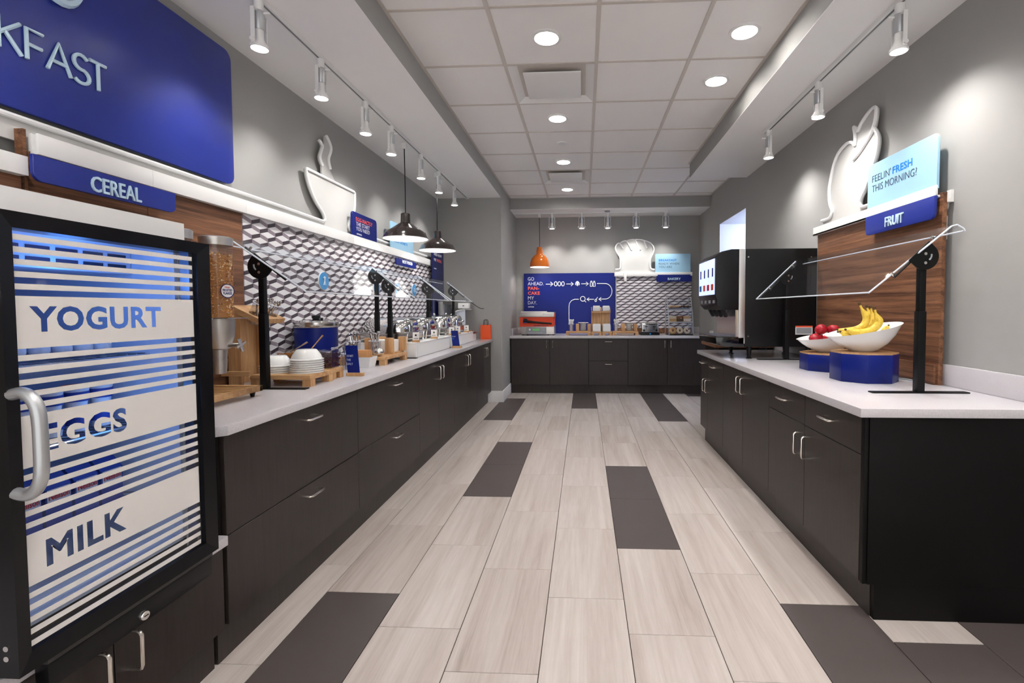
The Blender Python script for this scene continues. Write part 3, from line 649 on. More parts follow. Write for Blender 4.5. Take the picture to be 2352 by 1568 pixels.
XX = XQ - .045
a, b = on(1988, 508, X=XX), on(2146, 460, X=XX); zq = on(2066, 525, X=XX)
t = thing('word_plate', 'blue plate reading FRUIT hung from the fruit backboard rail', 'sign', (XX, (a.y + b.y) / 2, on(2140, 502, X=XX).z))
v1 = 1.842; v0 = on(1992, 541, X=XX).z
MB().prism(rrect(b.y, a.y, v0, v1, .03, '1100'), XX, XX + .014, 'x').build('plate', 'sign_blue', t, bevel=.001)
MB().box(XX + .004, XQ - .012, b.y + .02, a.y - .02, v1 - .012, v1).build('hanger', 'sign_blue', t)
a, b = on(2034, 520, X=XX), on(2076, 490, X=XX); lettering('FRUIT', 'letter_blue', t, WR, (XX, a.y, on(2035, 521, X=XX).z), abs(a.y - b.y), .056, .006, .012)
# apple cut-out
XA = XQ + .0225; s5 = 2352 / 512
AP = lambda q: cutout_pts(q, (1840, 220), s5, X=XA)
lobe = smoothpath(AP([(230, 1318), (308, 1292), (333, 1245), (338, 1200), (315, 1130), (308, 1000), (325, 880), (355, 740), (400, 620), (450, 550), (500, 502), (540, 490), (565, 502), (576, 525)]), 3)
stem = smoothpath(AP([(576, 525), (585, 460), (580, 390), (570, 330)]), 3) + AP([(600, 345)])
leaf = smoothpath(AP([(612, 372), (650, 290), (710, 200), (760, 142), (795, 120), (808, 150), (797, 260), (760, 380), (700, 480), (630, 590), (560, 672)]), 3)
rside = smoothpath(AP([(782, 335), (815, 390), (829, 450), (823, 540), (800, 650), (765, 760), (730, 880), (693, 975), (645, 1075), (634, 1135), (655, 1170), (700, 1160)]), 3)
fill = lobe + stem + leaf[:19] + rside + [Vector((XA, rside[-1].y - .25, rside[-1].z)), Vector((XA, rside[-1].y - .25, 1.80)), Vector((XA, lobe[0].y, 1.80))]
cutout('apple_cutout', 'apple drawn in white tube on a pale board above the fruit backboard', WR, XA, None, [fill], [lobe + stem + [leaf[0]], leaf, rside + [fill[len(fill) - 3]]], .012, .012)

# --- back wall: pancake panel, bakery backboard, bread cut-out
YQ = YB - .035
t, u0, u1, v0, v1 = board_sign('instruction_board', 'large dark blue pancake instruction panel on the back wall', None, YQ, ((1203, 628), (1413, 767)), 'navy', WB, .0135, .004, vmin=.8695)
def bl(s_, mt, x0, x1, yb, yt, wt):
    a, b = on(x0, yb, Y=YQ), on(x1, yt, Y=YQ); lettering(s_, mt, t, WB, (a.x, YQ, a.z), b.x - a.x, b.z - a.z, .001, wt)
bz = lambda y: 440 + y / 4.356; bxp = lambda x: 1160 + x / 4.356
for s_, mt, x0, x1, yb, yt, wt in [('GO', 'letter_white', 228, 290, 890, 856, -.01), ('AHEAD.', 'letter_white', 228, 385, 937, 903, -.01), ('PAN-', 'letter_orange', 230, 342, 983, 950, .025), ('CAKE', 'letter_orange', 230, 348, 1032, 998, .025), ('MY', 'letter_white', 230, 290, 1080, 1047, -.01), ('DAY.', 'letter_white', 230, 318, 1127, 1094, -.01), ('EXPRESS', 'letter_white', 232, 290, 1158, 1147, .03)]:
    bl(s_, mt, bxp(x0), bxp(x1), bz(yb), bz(yt), wt)
def bp(q): return [(on(bxp(a), bz(b), Y=YQ).x, on(bxp(a), bz(b), Y=YQ).z) for a, b in q]
def oval(cx, cy, rx, ry, n=12): return [(cx + rx * math.sin(2 * PI * i / n), cy - ry * math.cos(2 * PI * i / n)) for i in range(n + 1)]
paths = [[(408, 926), (478, 926)], [(455, 905), (480, 926), (455, 945)], [(612, 924), (682, 924)], [(660, 905), (684, 924), (660, 943)], [(762, 922), (832, 922)], [(810, 903), (834, 922), (810, 941)],
         oval(507, 922, 14, 22), oval(543, 922, 14, 22), oval(579, 922, 14, 22),
         [(724, 945), (724, 905)], oval(712, 925, 8, 9), oval(737, 925, 8, 9), oval(724, 905, 9, 8), oval(714, 911, 6, 6), oval(734, 911, 6, 6),
         [(853, 948), (853, 915), (858, 905), (858, 895), (868, 895), (868, 905), (873, 915), (873, 948), (853, 948)], [(882, 948), (882, 915), (887, 905), (887, 895), (897, 895), (897, 905), (902, 915), (902, 948), (882, 948)],
         [(920, 919), (1000, 919)] + [(1000 + 70 * math.sin(math.radians(a)), 997 - 78 * math.cos(math.radians(a))) for a in range(10, 181, 10)] + [(940, 1075)], [(962, 1058), (938, 1076), (962, 1094)],
         [(925, 1055), (912, 1080)], oval(908, 1088, 9, 12), [(820, 1077), (888, 1077)], [(842, 1060), (818, 1077), (842, 1094)], oval(778, 1072, 24, 24, 16), [(795, 1090), (810, 1106)],
         [(738, 1077), (695, 1077), (665, 1090), (645, 1115), (640, 1150), (640, 1330)]]
mb = MB()
for p_ in paths: mb.tube([(a, YQ - .001, b) for a, b in bp(p_)], .0065, 6)
mb.build('route_drawing', 'letter_white', t, smooth=True)
YK = YB - .09
xa, xb = on(1413, 700, Y=YK).x, on(1589, 700, Y=YK).x; zk1 = on(1500, 634, Y=YK).z; zk2 = on(1500, 625.5, Y=YK).z
t = thing('tiled_backboard', 'cube-patterned grey and white backboard behind the toaster and pastry case', 'wall panel', ((xa + xb) / 2, YK, .87))
box('board', 'rhomb_mid', t, xa + .02, xb - .005, YK, YK + .02, .87, zk1 + .02)
rhombs(t, WB, xa + .022, xb - .007, .874, zk1, (0, YK, 0), lambda q: -q[1], 300)
box('end_trim', 'silver_paint', t, xa + .008, xa + .019, YK - .004, YK + .06, .87, zk1 + .01)
box('header_rail', 'white_plastic', t, xa - .012, xb, YK - .03, YK + .0205, zk1, zk2, bevel=.001)
box('plinth', 'walnut', t, xa + .02, xb - .005, YK - .016, YK - .004, .87, .955)
p = on(1436, 626, Y=YK - .03); q = on(1436, 646, Y=YK - .03)
tag(MB().prism([(p.x - .028, p.z), (p.x + .022, p.z), (p.x + .022, q.z), (p.x - .018, q.z)], YK - .05, YK - .032, 'y').build('clip', 'white_plastic', None, bevel=.001), 'small white hook clip on the bakery header rail', 'clip')
t, u0, u1, v0, v1 = board_sign('slogan_board', 'light blue slogan board standing on the bakery header rail', None, YK - .01, ((1505, 583), (1586, 626)), 'sky_blue', WB, .012, .015, '0011', vmin=zk2 - .0006)
for s_, mt, x0, x1, yb, yt, wt in [('BREAKFAST', 'bright_blue', 1538, 1718, 697, 674, .022), ('READY WHEN', 'letter_dark', 1538, 1742, 731, 708, -.012), ('YOU ARE', 'letter_dark', 1538, 1670, 764, 741, -.012)]:
    a, b = on(bxp(x0), bz(yb), Y=YK - .01), on(bxp(x1), bz(yt), Y=YK - .01); lettering(s_, mt, t, WB, (a.x, YK - .01, a.z), b.x - a.x, b.z - a.z, .001, wt)
t, u0, u1, v0, v1 = board_sign('word_plate', 'dark blue plate reading BAKERY hung from the bakery header rail', None, YK - .045, ((1508, 633.5), (1589, 646.5)), 'navy', WB, .012, .015, '1000')
a, b = on(bxp(1628), bz(884), Y=YK - .045), on(bxp(1758), bz(860), Y=YK - .045); lettering('BAKERY', 'letter_blue', t, WB, (a.x, YK - .045, a.z), b.x - a.x, b.z - a.z, .006, .022)
MB().box(u0 + .02, u1 - .02, YK - .034, YK - .0295, v1 - .012, v1 + .02).build('hanger', 'navy', t)
YA = YK + .02
BP = lambda q: [on(bxp(a), bz(b), Y=YA) for a, b in q]
l1 = smoothpath(BP([(1103, 778), (1140, 774), (1153, 755), (1151, 665), (1122, 612), (1105, 570), (1115, 535), (1145, 516), (1180, 570)]), 3)
l2 = smoothpath(BP([(1155, 508), (1185, 495), (1215, 495), (1240, 535), (1268, 585)]), 3); l3 = smoothpath(BP([(1222, 490), (1262, 482), (1300, 485), (1326, 535), (1352, 582)]), 3); l4 = smoothpath(BP([(1305, 480), (1345, 481), (1385, 490), (1402, 525), (1420, 565)]), 3)
l5 = smoothpath(BP([(1388, 490), (1450, 512), (1482, 550), (1488, 590), (1468, 640), (1452, 685), (1452, 750), (1466, 774), (1498, 778)]), 3)
fill = l1[:22] + BP([(1155, 508), (1185, 497), (1240, 486), (1300, 481), (1345, 482)]) + l5 + [Vector((l5[-1].x, YA, zk2 - .02)), Vector((l1[0].x, YA, zk2 - .02))]
cutout('bread_cutout', 'bread loaf drawn in white tube on a pale board above the bakery backboard', WB, None, YA, [fill], [l1, l2, l3, l4, l5], .01, .012)

# ================================================================== lamps on tracks, pendants
def make_head(label, group):
    t = thing('track_spotlight', label, 'spotlight', (0, 0, 0), group)
    B = lambda mb, nm, mt: mb.build(nm, mt, t, smooth=True, local=True)
    B(MB().lathe([(.022, 0), (.022, -.045), (.018, -.05)], (0, 0, 0), 18), 'adapter', 'white_plastic')
    B(MB().lathe([(.001, -.05), (.026, -.052), (.026, -.135), (.023, -.14), (.001, -.141)], (0, 0, 0), 22), 'housing', 'silver_paint')
    B(MB().lathe([(.001, -.138), (.020, -.139), (.020, -.175), (.024, -.19), (.041, -.215), (.042, -.226), (.037, -.228), (.036, -.222)], (0, 0, 0), 24), 'lamp_body', 'white_plastic')
    B(MB().lathe([(.0001, -.226), (.037, -.2262)], (0, 0, 0), 24), 'lens', 'lamp_on')
    for sg in (-1, 1):
        B(MB().box(-.009, .009, sg * .045 - .003, sg * .045 + .003, -.218, -.055), 'yoke_arm', 'white_plastic'); B(MB().cyl((0, sg * .052 - .006, -.205), .010, .012, 'y', 14), 'pivot_knob', 'white_plastic')
    B(MB().box(-.009, .009, -.048, .048, -.060, -.052), 'yoke_bridge', 'white_plastic')
    B(MB().box(-.055, -.02, -.004, .004, -.066, -.058), 'latch', 'white_plastic')
    return t
def place_head(proto, first, loc, rz, power, aim, spot, label, group):
    o = proto if first else copy_tree(proto)
    o.location = loc; o.rotation_euler = (0, 0, rz); o['label'] = label; o['group'] = group
    l = light('spot_lamp', 'SPOT', (0, 0, 0), power, None, .03, (1, .975, .94), spot=spot, blend=1.0)
    l.location = Vector(loc) + Vector((0, 0, -.235)); l.rotation_euler = (Vector(aim) - l.location).to_track_quat('-Z', 'Y').to_euler()
    l.parent = o; l.matrix_parent_inverse = (Matrix.Translation(Vector(loc)) @ Matrix.Rotation(rz, 4, 'Z')).inverted()
proto = make_head('', '')
ZT_ = ZS - .022
def track(label, x0, y0, x1, y1):
    t = thing('light_track', label, 'light track', ((x0 + x1) / 2, (y0 + y1) / 2, ZS)); d = .018
    if abs(x1 - x0) < abs(y1 - y0):
        box('rail', 'white_plastic', t, x0 - d, x0 + d, y0, y1, ZS - .022, ZS); box('slot', 'dark_steel', t, x0 - .006, x0 + .006, y0 + .02, y1 - .02, ZS - .0225, ZS - .021)
        box('end_cap', 'white_plastic', t, x0 - d - .002, x0 + d + .002, y1, y1 + .03, ZS - .024, ZS)
    else:
        box('rail', 'white_plastic', t, x0, x1, y0 - d, y0 + d, ZS - .022, ZS); box('slot', 'dark_steel', t, x0 + .02, x1 - .02, y0 - .006, y0 + .006, ZS - .0225, ZS - .021)
        box('end_cap', 'white_plastic', t, x1, x1 + .03, y0 - d - .002, y0 + d + .002, ZS - .024, ZS)
track('long white light track on the soffit over the buffet counter', -1.56, -.6, -1.56, 6.38)
track('white light track on the soffit over the fruit counter', 1.555, -.6, 1.555, 4.2)
track('white light track on the back soffit over the pancake panel', XP + .02, 7.53, 1.28, 7.53)
first = True
LBL = {'L': ('white track spotlight on the rail over the buffet counter', 'track spotlights over the buffet'), 'R': ('white track spotlight on the rail over the fruit counter', 'track spotlights over the fruit counter'), 'B': ('white track spotlight on the rail of the back soffit', 'track spotlights over the back counter')}
for px, py in [(583, 2), (733, 137), (837, 234), (897, 290), (965, 355), (1004, 394), (1037, 428)]:
    y = on(px, py, Z=ZT_).y; place_head(proto, first, (-1.56, y, ZT_), PI, P_TRACK_L, (XL, y + .12, 1.75), math.radians(95), *LBL['L']); first = False
for y in (1.1, 0.0): place_head(proto, first, (-1.56, y, ZT_), PI, P_TRACK_L, (XL, y + .1, 1.75), math.radians(95), *LBL['L'])
for px, py in [(2082, 10), (1880, 190), (1765, 300)]:
    y = on(px, py, Z=ZT_).y; place_head(proto, first, (1.555, y, ZT_), 0, P_TRACK_R, (XR, y + .05, 1.55), math.radians(118), *LBL['R'])
for y in (1.6, .8): place_head(proto, first, (1.555, y, ZT_), 0, P_TRACK_R, (XR, y + .05, 1.55), math.radians(118), *LBL['R'])
for px in (1268, 1336, 1395, 1459, 1525):
    x = on(px, 493, Z=ZT_).x; place_head(proto, first, (x, 7.53, ZT_), PI / 2, P_TRACK_B, (x, YB, 1.7), math.radians(85), *LBL['B'])
def pendant(label, x, y, ztop, zr, r, h, mat, dome, group):
    t = thing('pendant_lamp', label, 'pendant lamp', (x, y, ztop), group)
    MB().box(x - .02, x + .02, y - .02, y + .02, ztop - .05, ztop).build('canopy', 'white_plastic', t, bevel=.003)
    MB().tube([(x, y, ztop - .045), (x + .002, y, (ztop + zr) / 2), (x, y, zr + h)], .0045, 8).build('cord', 'black_plastic', t, smooth=True)
    if dome: prof = [(r * .27, h), (r * .28, h * .86), (r * .32, h * .85), (r * .32, h * .70)] + [(r * math.sin(q), h * .68 * math.cos(q) ** .9) for q in [.36 + (PI / 2 - .36) * k / 9 for k in range(10)]]
    else: prof = [(.030, h), (.040, h * .97), (.044, h * .62), (.07, h * .55), (r * .62, h * .38), (r * .86, h * .25), (r * .93, h * .10), (r, 0)]
    MB().shell(prof, (x, y, zr), 40).lathe([(.0001, h), (prof[0][0], h)], (x, y, zr), 40).build('shade', mat, t, smooth=True)
    inn = [(max(.02, a - .006), b - .004) for a, b in prof[-7:]]
    MB().shell(inn + [(r, 0)], (x, y, zr + .0005), 40).build('shade_lining', 'shade_white', t, smooth=True)
    MB().sphere((x, y, zr + h * .28), .032).build('bulb', 'bulb_on', t, smooth=True)
    light('pendant_light', 'SPOT', (x, y, zr + .01), P_PEND, t, .06, (1, .95, .88), aim=(x, y, 0), spot=math.radians(150), blend=.5)
p1, p2 = on(932, 548, X=-1.6), on(1005, 575, X=-1.6)
pendant('black dome pendant lamp over the buffet, nearer the steaming cup drawing', -1.6, p1.y, ZT_, p1.z, .20, p1.z and (on(932, 490, X=-1.6).z - p1.z), 'brown_black', False, 'black pendant lamps over the buffet')
pendant('black dome pendant lamp over the buffet, nearer the grey projecting wall', -1.6, p2.y, ZT_, p2.z, .20, on(1004, 530, X=-1.6).z - p2.z, 'brown_black', False, 'black pendant lamps over the buffet')
p3 = on(1239.5, 613, Y=7.53)
pendant('glossy orange dome pendant lamp over the pancake machine', p3.x, 7.53, ZT_, p3.z, .155, on(1239, 568, Y=7.53).z - p3.z, 'orange', True, None)

# ================================================================== glass-door fridge
XD = -1.20
fr = thing('display_fridge', 'glass-door display fridge with striped white vinyl lettering on the low worktop', 'fridge', (-1.5, 1.2, .486))
x0, x1, ya, yb, z0, z1 = -1.88, -1.275, .945, 1.462, .486, 1.545
def shellbox(nm, mt, par, th, a):
    x0, x1, ya, yb, z0, z1 = a
    return MB().box(x0, x0 + th, ya, yb, z0, z1).box(x0, x1, ya, ya + th, z0, z1).box(x0, x1, yb - th, yb, z0, z1).box(x0, x1, ya, yb, z0, z0 + th).box(x0, x1, ya, yb, z1 - th, z1).build(nm, mt, par)
shellbox('case', 'white_plastic', fr, .02, (x0, x1, ya, yb, z0, z1))
shellbox('liner', 'fridge_in', fr, .012, (x0 + .021, x1 - .001, ya + .021, yb - .021, z0 + .06, z1 - .07))
box('plinth', 'black_metal', fr, x0 + .021, x1, ya + .021, yb - .021, z0 + .021, z0 + .059)
box('header', 'white_plastic', fr, x1 - .018, x1 + .006, ya - .002, yb + .002, z1 - .09, z1 + .003)
g_ = thing('x', '', ''); bpy.data.objects.remove(g_)
gr = box('evaporator_cover', 'fridge_in', fr, x0 + .05, x1 - .14, ya + .035, yb - .035, 1.385, 1.46)
for k in range(6):
    for j in range(2): box('slot', 'fridge_dark', gr, x1 - .1405, x1 - .138, ya + .06 + k * .07, ya + .115 + k * .07, 1.40 + j * .03, 1.413 + j * .03)
box('led_strip', 'led_blue', fr, x1 - .05, x1 - .035, ya + .05, yb - .05, 1.462, 1.470)
light('fridge_light', 'POINT', (x1 - .08, (ya + yb) / 2, 1.36), .5, fr, .05, (.10, .32, 1.0)); light('fridge_light', 'POINT', (x1 - .06, (ya + yb) / 2 + .1, .98), .16, fr, .05, (.12, .36, 1.0))
for zz in (.70, .93, 1.14):
    mb = MB()
    for k in range(15): mb.tube([(x1 - .09, ya + .05 + k * .03, zz), (x0 + .04, ya + .05 + k * .03, zz)], .003, 5)
    for xx in (x1 - .09, (x0 + x1) / 2, x0 + .05): mb.tube([(xx, ya + .035, zz - .004), (xx, yb - .035, zz - .004)], .004, 5)
    mb.build('wire_shelf', 'steel', fr, smooth=True)
box('shelf_standard', 'dark_steel', fr, x0 + .035, x0 + .04, ya + .10, ya + .12, .56, 1.36); box('shelf_standard', 'dark_steel', fr, x0 + .035, x0 + .04, yb - .12, yb - .10, .56, 1.36)
# door
dy0, dy1, dz0, dz1 = .925, 1.479, .491, 1.484; gy0, gy1, gz0, gz1 = .954, 1.436, .530, 1.450
door = bpy.data.objects.new('door', None)
mbd = MB()
outer = [(dy0, dz0), (dy1, dz0), (dy1, dz1), (dy0, dz1)]; inner = [(gy0, gz0), (gy1, gz0), (gy1, gz1), (gy0, gz1)]
for k in range(4):   # mitred frame rails
    a, b, c_, d_ = outer[k], outer[(k + 1) % 4], inner[(k + 1) % 4], inner[k]
    mbd.poly([(XD - .055, *a), (XD - .055, *b), (XD - .055, *c_), (XD - .055, *d_), (XD, *a), (XD, *b), (XD - .006, *c_), (XD - .006, *d_)], [(0, 1, 2, 3), (4, 5, 6, 7), (0, 1, 5, 4), (2, 3, 7, 6), (1, 2, 6, 5), (3, 0, 4, 7)])
door = mbd.build('door', 'black_plastic', fr)
box('glass', 'door_glass', door, XD - .018, XD - .014, gy0 - .004, gy1 + .004, gz0 - .004, gz1 + .004)
box('gasket', 'dark_steel', door, XD - .05, XD - .02, gy1 - .016, gy1, gz0, gz1)
xv = XD - .0132; ye = 1.424
pitch, thk, bandh = .0265, .0126, .1145
zz = gz1 - .012; bands = []
for blk in range(4):
    for k in range(5): box('stripe', 'vinyl', door, xv - .0006, xv, gy0, ye, zz - thk, zz); zz -= pitch
    if blk < 3: bands.append((zz - bandh, zz)); zz -= bandh + (pitch - thk)
def band_with_letters(word, zb0, zb1, px0, px1, zc, hh):
    me = text_mesh(word, .034, 0); b2 = bmesh.new(); b2.from_mesh(me); bmesh.ops.remove_doubles(b2, verts=b2.verts, dist=1e-5); b2.verts.index_update()
    vs2 = [v.co.copy() for v in b2.verts]; es = [(e.verts[0].index, e.verts[1].index) for e in b2.edges if len(e.link_faces) == 1]; b2.free()
    ax, bx2 = min(v.x for v in vs2), max(v.x for v in vs2); ay, by = min(v.y for v in vs2), max(v.y for v in vs2)
    a, b = on(px0[0], px0[1], X=xv).y, on(px1[0], px1[1], X=xv).y
    bm = bmesh.new()
    pts = [bm.verts.new((0, a + (v.x - ax) / (bx2 - ax) * (b - a), zc + (v.y - ay) / (by - ay) * hh)) for v in vs2]
    for i, j in es: bm.edges.new((pts[i], pts[j]))
    bmesh.ops.delete(bm, geom=[v for v in bm.verts if not v.link_edges], context='VERTS')
    rc = [bm.verts.new((0, y, z)) for y, z in ((gy0, zb0), (ye, zb0), (ye, zb1), (gy0, zb1))]
    for i in range(4): bm.edges.new((rc[i], rc[(i + 1) % 4]))
    bmesh.ops.triangle_fill(bm, use_beauty=True, edges=list(bm.edges), normal=(1, 0, 0))
    off = origin(door)
    for v in bm.verts: v.co += Vector((xv, 0, 0)) - off
    m2 = bpy.data.meshes.new('lettered_band'); bm.to_mesh(m2); bm.free(); m2.materials.append(MATS['vinyl'])
    o = bpy.data.objects.new('lettered_band', m2); C.objects.link(o); o.parent = door; o['label'] = 'white vinyl band with cut-out letters ' + word
band_with_letters('YOGURT', *bands[0], (68, 730), (370, 727), on(200, 758, X=xv).z, on(200, 703, X=xv).z - on(200, 758, X=xv).z)
band_with_letters('EGGS', *bands[1], (90, 990), (291, 955), bands[1][0] + .026, .062)
band_with_letters('MILK', *bands[2], (105, 1240), (290, 1190), bands[2][0] + .026, .062)
za, zb = on(15, 908, X=XD).z, on(22, 1138, X=XD).z; hy = .936; hx = XD + .055
MB().tube(smoothpath([(XD - .002, hy, za), (XD + .03, hy, za + .002), (hx, hy, za - .03), (hx + .004, hy, (za + zb) / 2), (hx, hy, zb + .03), (XD + .03, hy, zb - .002), (XD - .002, hy, zb)], 4), .0125, 12).build('handle', 'silver_paint', door, smooth=True)
for zz in (.535, .557): MB().cyl((XD - .025, dy0 - .003, zz), .006, .004, 'y', 12).build('screw', 'steel', door, smooth=True)
ap = box('apron', 'black_plastic', fr, -1.243, -1.208, .985, 1.462, .415, .478, bevel=.006)
MB().box(-1.2444, -1.208, .985, 1.462, .4765, .4885).build('apron_ledge', 'black_gloss', fr)
lk = on(333, 1395, X=-1.2); 
lo = MB().lathe([(.013, 0), (.013, .008), (.011, .011), (.0001, .012)], (-1.208, lk.y, .440), 20, 'x').build('lock', 'chrome', fr, smooth=True)
box('key_slot', 'black_metal', lo, -1.197, -1.1955, lk.y - .006, lk.y + .006, .439, .4415)
# food in the fridge
for k in range(4):
    y = ya + .17 + k * .072
    c_ = thing('milk_carton', 'small blue and white milk carton in the fridge, standing in a row', 'milk carton', (x1 - .16, y, .7045), 'milk cartons in the fridge')
    MB().box(-.032, .032, -.032, .032, 0, .10).prism([(-.032, .10), (.032, .10), (.004, .132), (-.004, .132)], -.032, .032, 'y').build('carton', 'carton_blue', c_, local=True); box('label_panel', 'carton_white', c_, .032 + x1 - .16, .033 + x1 - .16, y - .028, y + .028, .7045 + .06, .7045 + .098)
    lettering('Neilson', 'letter_red', c_, WL, (x1 - .16 + .0335, y - .025, .7045 + .070), .05, .018, .0006, .01)
for k in range(5):
    for j in range(2):
        y = ya + .12 + k * .068
        c_ = thing('yogurt_cup', 'small white yogurt cup stacked in the fridge', 'yogurt cup', (x1 - .16, y, .9345 + j * .066), 'yogurt cups in the fridge')
        MB().lathe([(.022, 0), (.028, .055), (.030, .056), (.030, .060)], (0, 0, 0), 18).build('cup', 'white_plastic', c_, smooth=True, local=True); MB().lathe([(.0268, .018), (.0285, .045)], (0, 0, 0), 18).build('sleeve', 'carton_blue', c_, smooth=True, local=True); MB().lathe([(.0302, .0605), (.0302, .0635), (.0001, .064)], (0, 0, 0), 18).build('lid', 'orange_flat' if k % 2 else 'steel', c_, smooth=True, local=True)
for k in range(6):
    c_ = thing('boiled_egg', 'white boiled egg in a packet on the upper fridge shelf', 'egg', (x1 - .15, ya + .12 + k * .055, 1.1445), 'eggs in the fridge'); MB().sphere((0, 0, .027), .021, .021, .027).build('shell', 'white_gloss', c_, smooth=True, local=True)

# ================================================================== sneeze guards
zr_ = .996
def guard(label, sg, y0, y1, posts, XB, ZB_, XT, ZTp, xp, cat='sneeze guard'):
    """clear slanted guard: bottom edge (XB,ZB_) aisle side, top edge (XT,ZTp) wall side; sg=+1 right wall, -1 left wall"""
    t = thing('sneeze_guard', label, cat, (xp, (y0 + y1) / 2, .87), 'sneeze guards on the counters')
    
    d = Vector((XT - XB, 0, ZTp - ZB_)).normalized(); n = Vector((-d.z * sg, 0, d.x * sg)); th = .004
    A, B_ = Vector((XB, 0, ZB_)), Vector((XT, 0, ZTp))
    ch = .06
    def P3(b, y): return (b.x, y, b.z)
    # slanted sheet, its near and far bottom corners cut at an angle, with a bent lip along the top
    def outline(o):
        return [P3(A + o, y0 + .10), P3(A + o, y1), P3(B_ + o, y1), P3(B_ + o, y0), P3(A + d * ch * 0 + o, y0 + .10)][:4]
    q0, q1 = outline(-n * th), outline(n * th)
    MB().poly(q0 + q1, [(0, 1, 2, 3), (7, 6, 5, 4)] + [(i, (i + 1) % 4, 4 + (i + 1) % 4, 4 + i) for i in range(4)]).build('sheet', 'acrylic', t)
    lip = [B_, B_ + Vector((sg * .022, 0, .006)), B_ + Vector((sg * .05, 0, -.010)), B_ + Vector((sg * .058, 0, -.022))]
    mb = MB()
    for i in range(3):
        a, b = lip[i], lip[i + 1]; u = Vector((0, 0, .004)); mb.poly([P3(a - u, y0), P3(a + u, y0), P3(b + u, y0), P3(b - u, y0), P3(a - u, y1), P3(a + u, y1), P3(b + u, y1), P3(b - u, y1)], [(0, 1, 2, 3), (4, 5, 6, 7), (1, 2, 6, 5), (0, 3, 7, 4)])
    mb.build('lip', 'acrylic', t)
    e = outline(Vector((0, 0, 0)))
    for a, b in ((0, 1), (1, 2), (3, 0)): MB().tube([e[a], e[b]], .0045, 6).build('polished_edge', 'acrylic_edge', t, smooth=True)
    MB().tube([P3(lip[3], y0), P3(lip[3], y1)], .004, 6).build('polished_edge', 'acrylic_edge', t, smooth=True); MB().tube([P3(q, y0) for q in lip], .004, 6).build('polished_edge', 'acrylic_edge', t, smooth=True)
    for y, zf_, xp in posts:
        zc = ZB_ + (xp - XB) / (XT - XB) * (ZTp - ZB_) - .045
        box('foot', 'black_metal', t, xp - .22, xp + .22, y - .019, y + .019, zf_, zf_ + .006)
        box('lower_post', 'black_metal', t, xp - .017, xp + .017, y - .017, y + .017, zf_ + .006, 1.255, bevel=.002); box('upper_post', 'black_metal', t, xp - .014, xp + .014, y - .014, y + .014, 1.255, zc - .02, bevel=.002)
        a0 = math.atan2(d.z, d.x); c = Vector((xp, y, zc)); r = .062
        pl = []
        for k in range(19):
            a = a0 + (-PI * (k / 18) if d.x > 0 else PI * (k / 18)) ; pl.append((c.x + r * math.cos(a), c.z + r * math.sin(a)))
        pl = [(c.x + d.x * r + n.x * .038, c.z + d.z * r + n.z * .038)] + pl + [(c.x - d.x * r + n.x * .038, c.z - d.z * r + n.z * .038)]
        disc = MB().prism(pl, y - .022, y - .016, 'y').build('pivot_plate', 'black_metal', t)
        MB().tube([(c.x + sg * .028 * math.cos(a), y - .023, c.z + .005 + .028 * math.sin(a)) for a in [-.9 + .22 * k for k in range(6)]], .004, 6).build('slot', 'label_grey', disc, smooth=True)
        for q in ((0, .012), (0, -.03)): MB().cyl((c.x + q[0], y - .027, c.z + q[1]), .007, .006, 'y', 12).build('bolt', 'chrome', disc, smooth=True)
        for f_ in (.28, .86): pc = A + (B_ - A) * f_; MB().tube([pc - n * .012 + Vector((0, y, 0)), pc + n * .010 + Vector((0, y, 0))], .006, 10).build('screw', 'chrome', t, smooth=True)
        MB().tube([P3(A + (B_ - A) * .25 - n * .008, y - .012), P3(A + (B_ - A) * .9 - n * .008, y - .012)], .005, 6).build('support_arm', 'black_metal', t)
    return t
guard('clear slanted sneeze guard on black posts over the fruit bowls', 1, 2.26, 3.852, ((2.318, .87, 1.577), (3.80, .87, 1.58)), 1.365, 1.345, 1.665, 1.640, 1.577)
guard('clear slanted sneeze guard on black posts over the bowls and oatmeal', -1, 2.27, 3.838, ((2.35, .87, -1.63), (3.822, .87, -1.69)), -1.415, 1.367, -1.735, 1.622, -1.63)
guard('clear slanted sneeze guard on black posts over the chafing dishes nearest the napkins', -1, 3.854, 4.944, ((3.868, .87, -1.60), (4.925, .87, -1.63)), -1.415, 1.367, -1.735, 1.622, -1.63)
guard('clear slanted sneeze guard on black posts over the chafing dishes by the grey projecting wall', -1, 4.958, 5.99, ((4.975, .87, -1.63), (5.935, zr_, -1.64)), -1.415, 1.367, -1.735, 1.622, -1.63)

# ================================================================== buffet things
ZW = .87
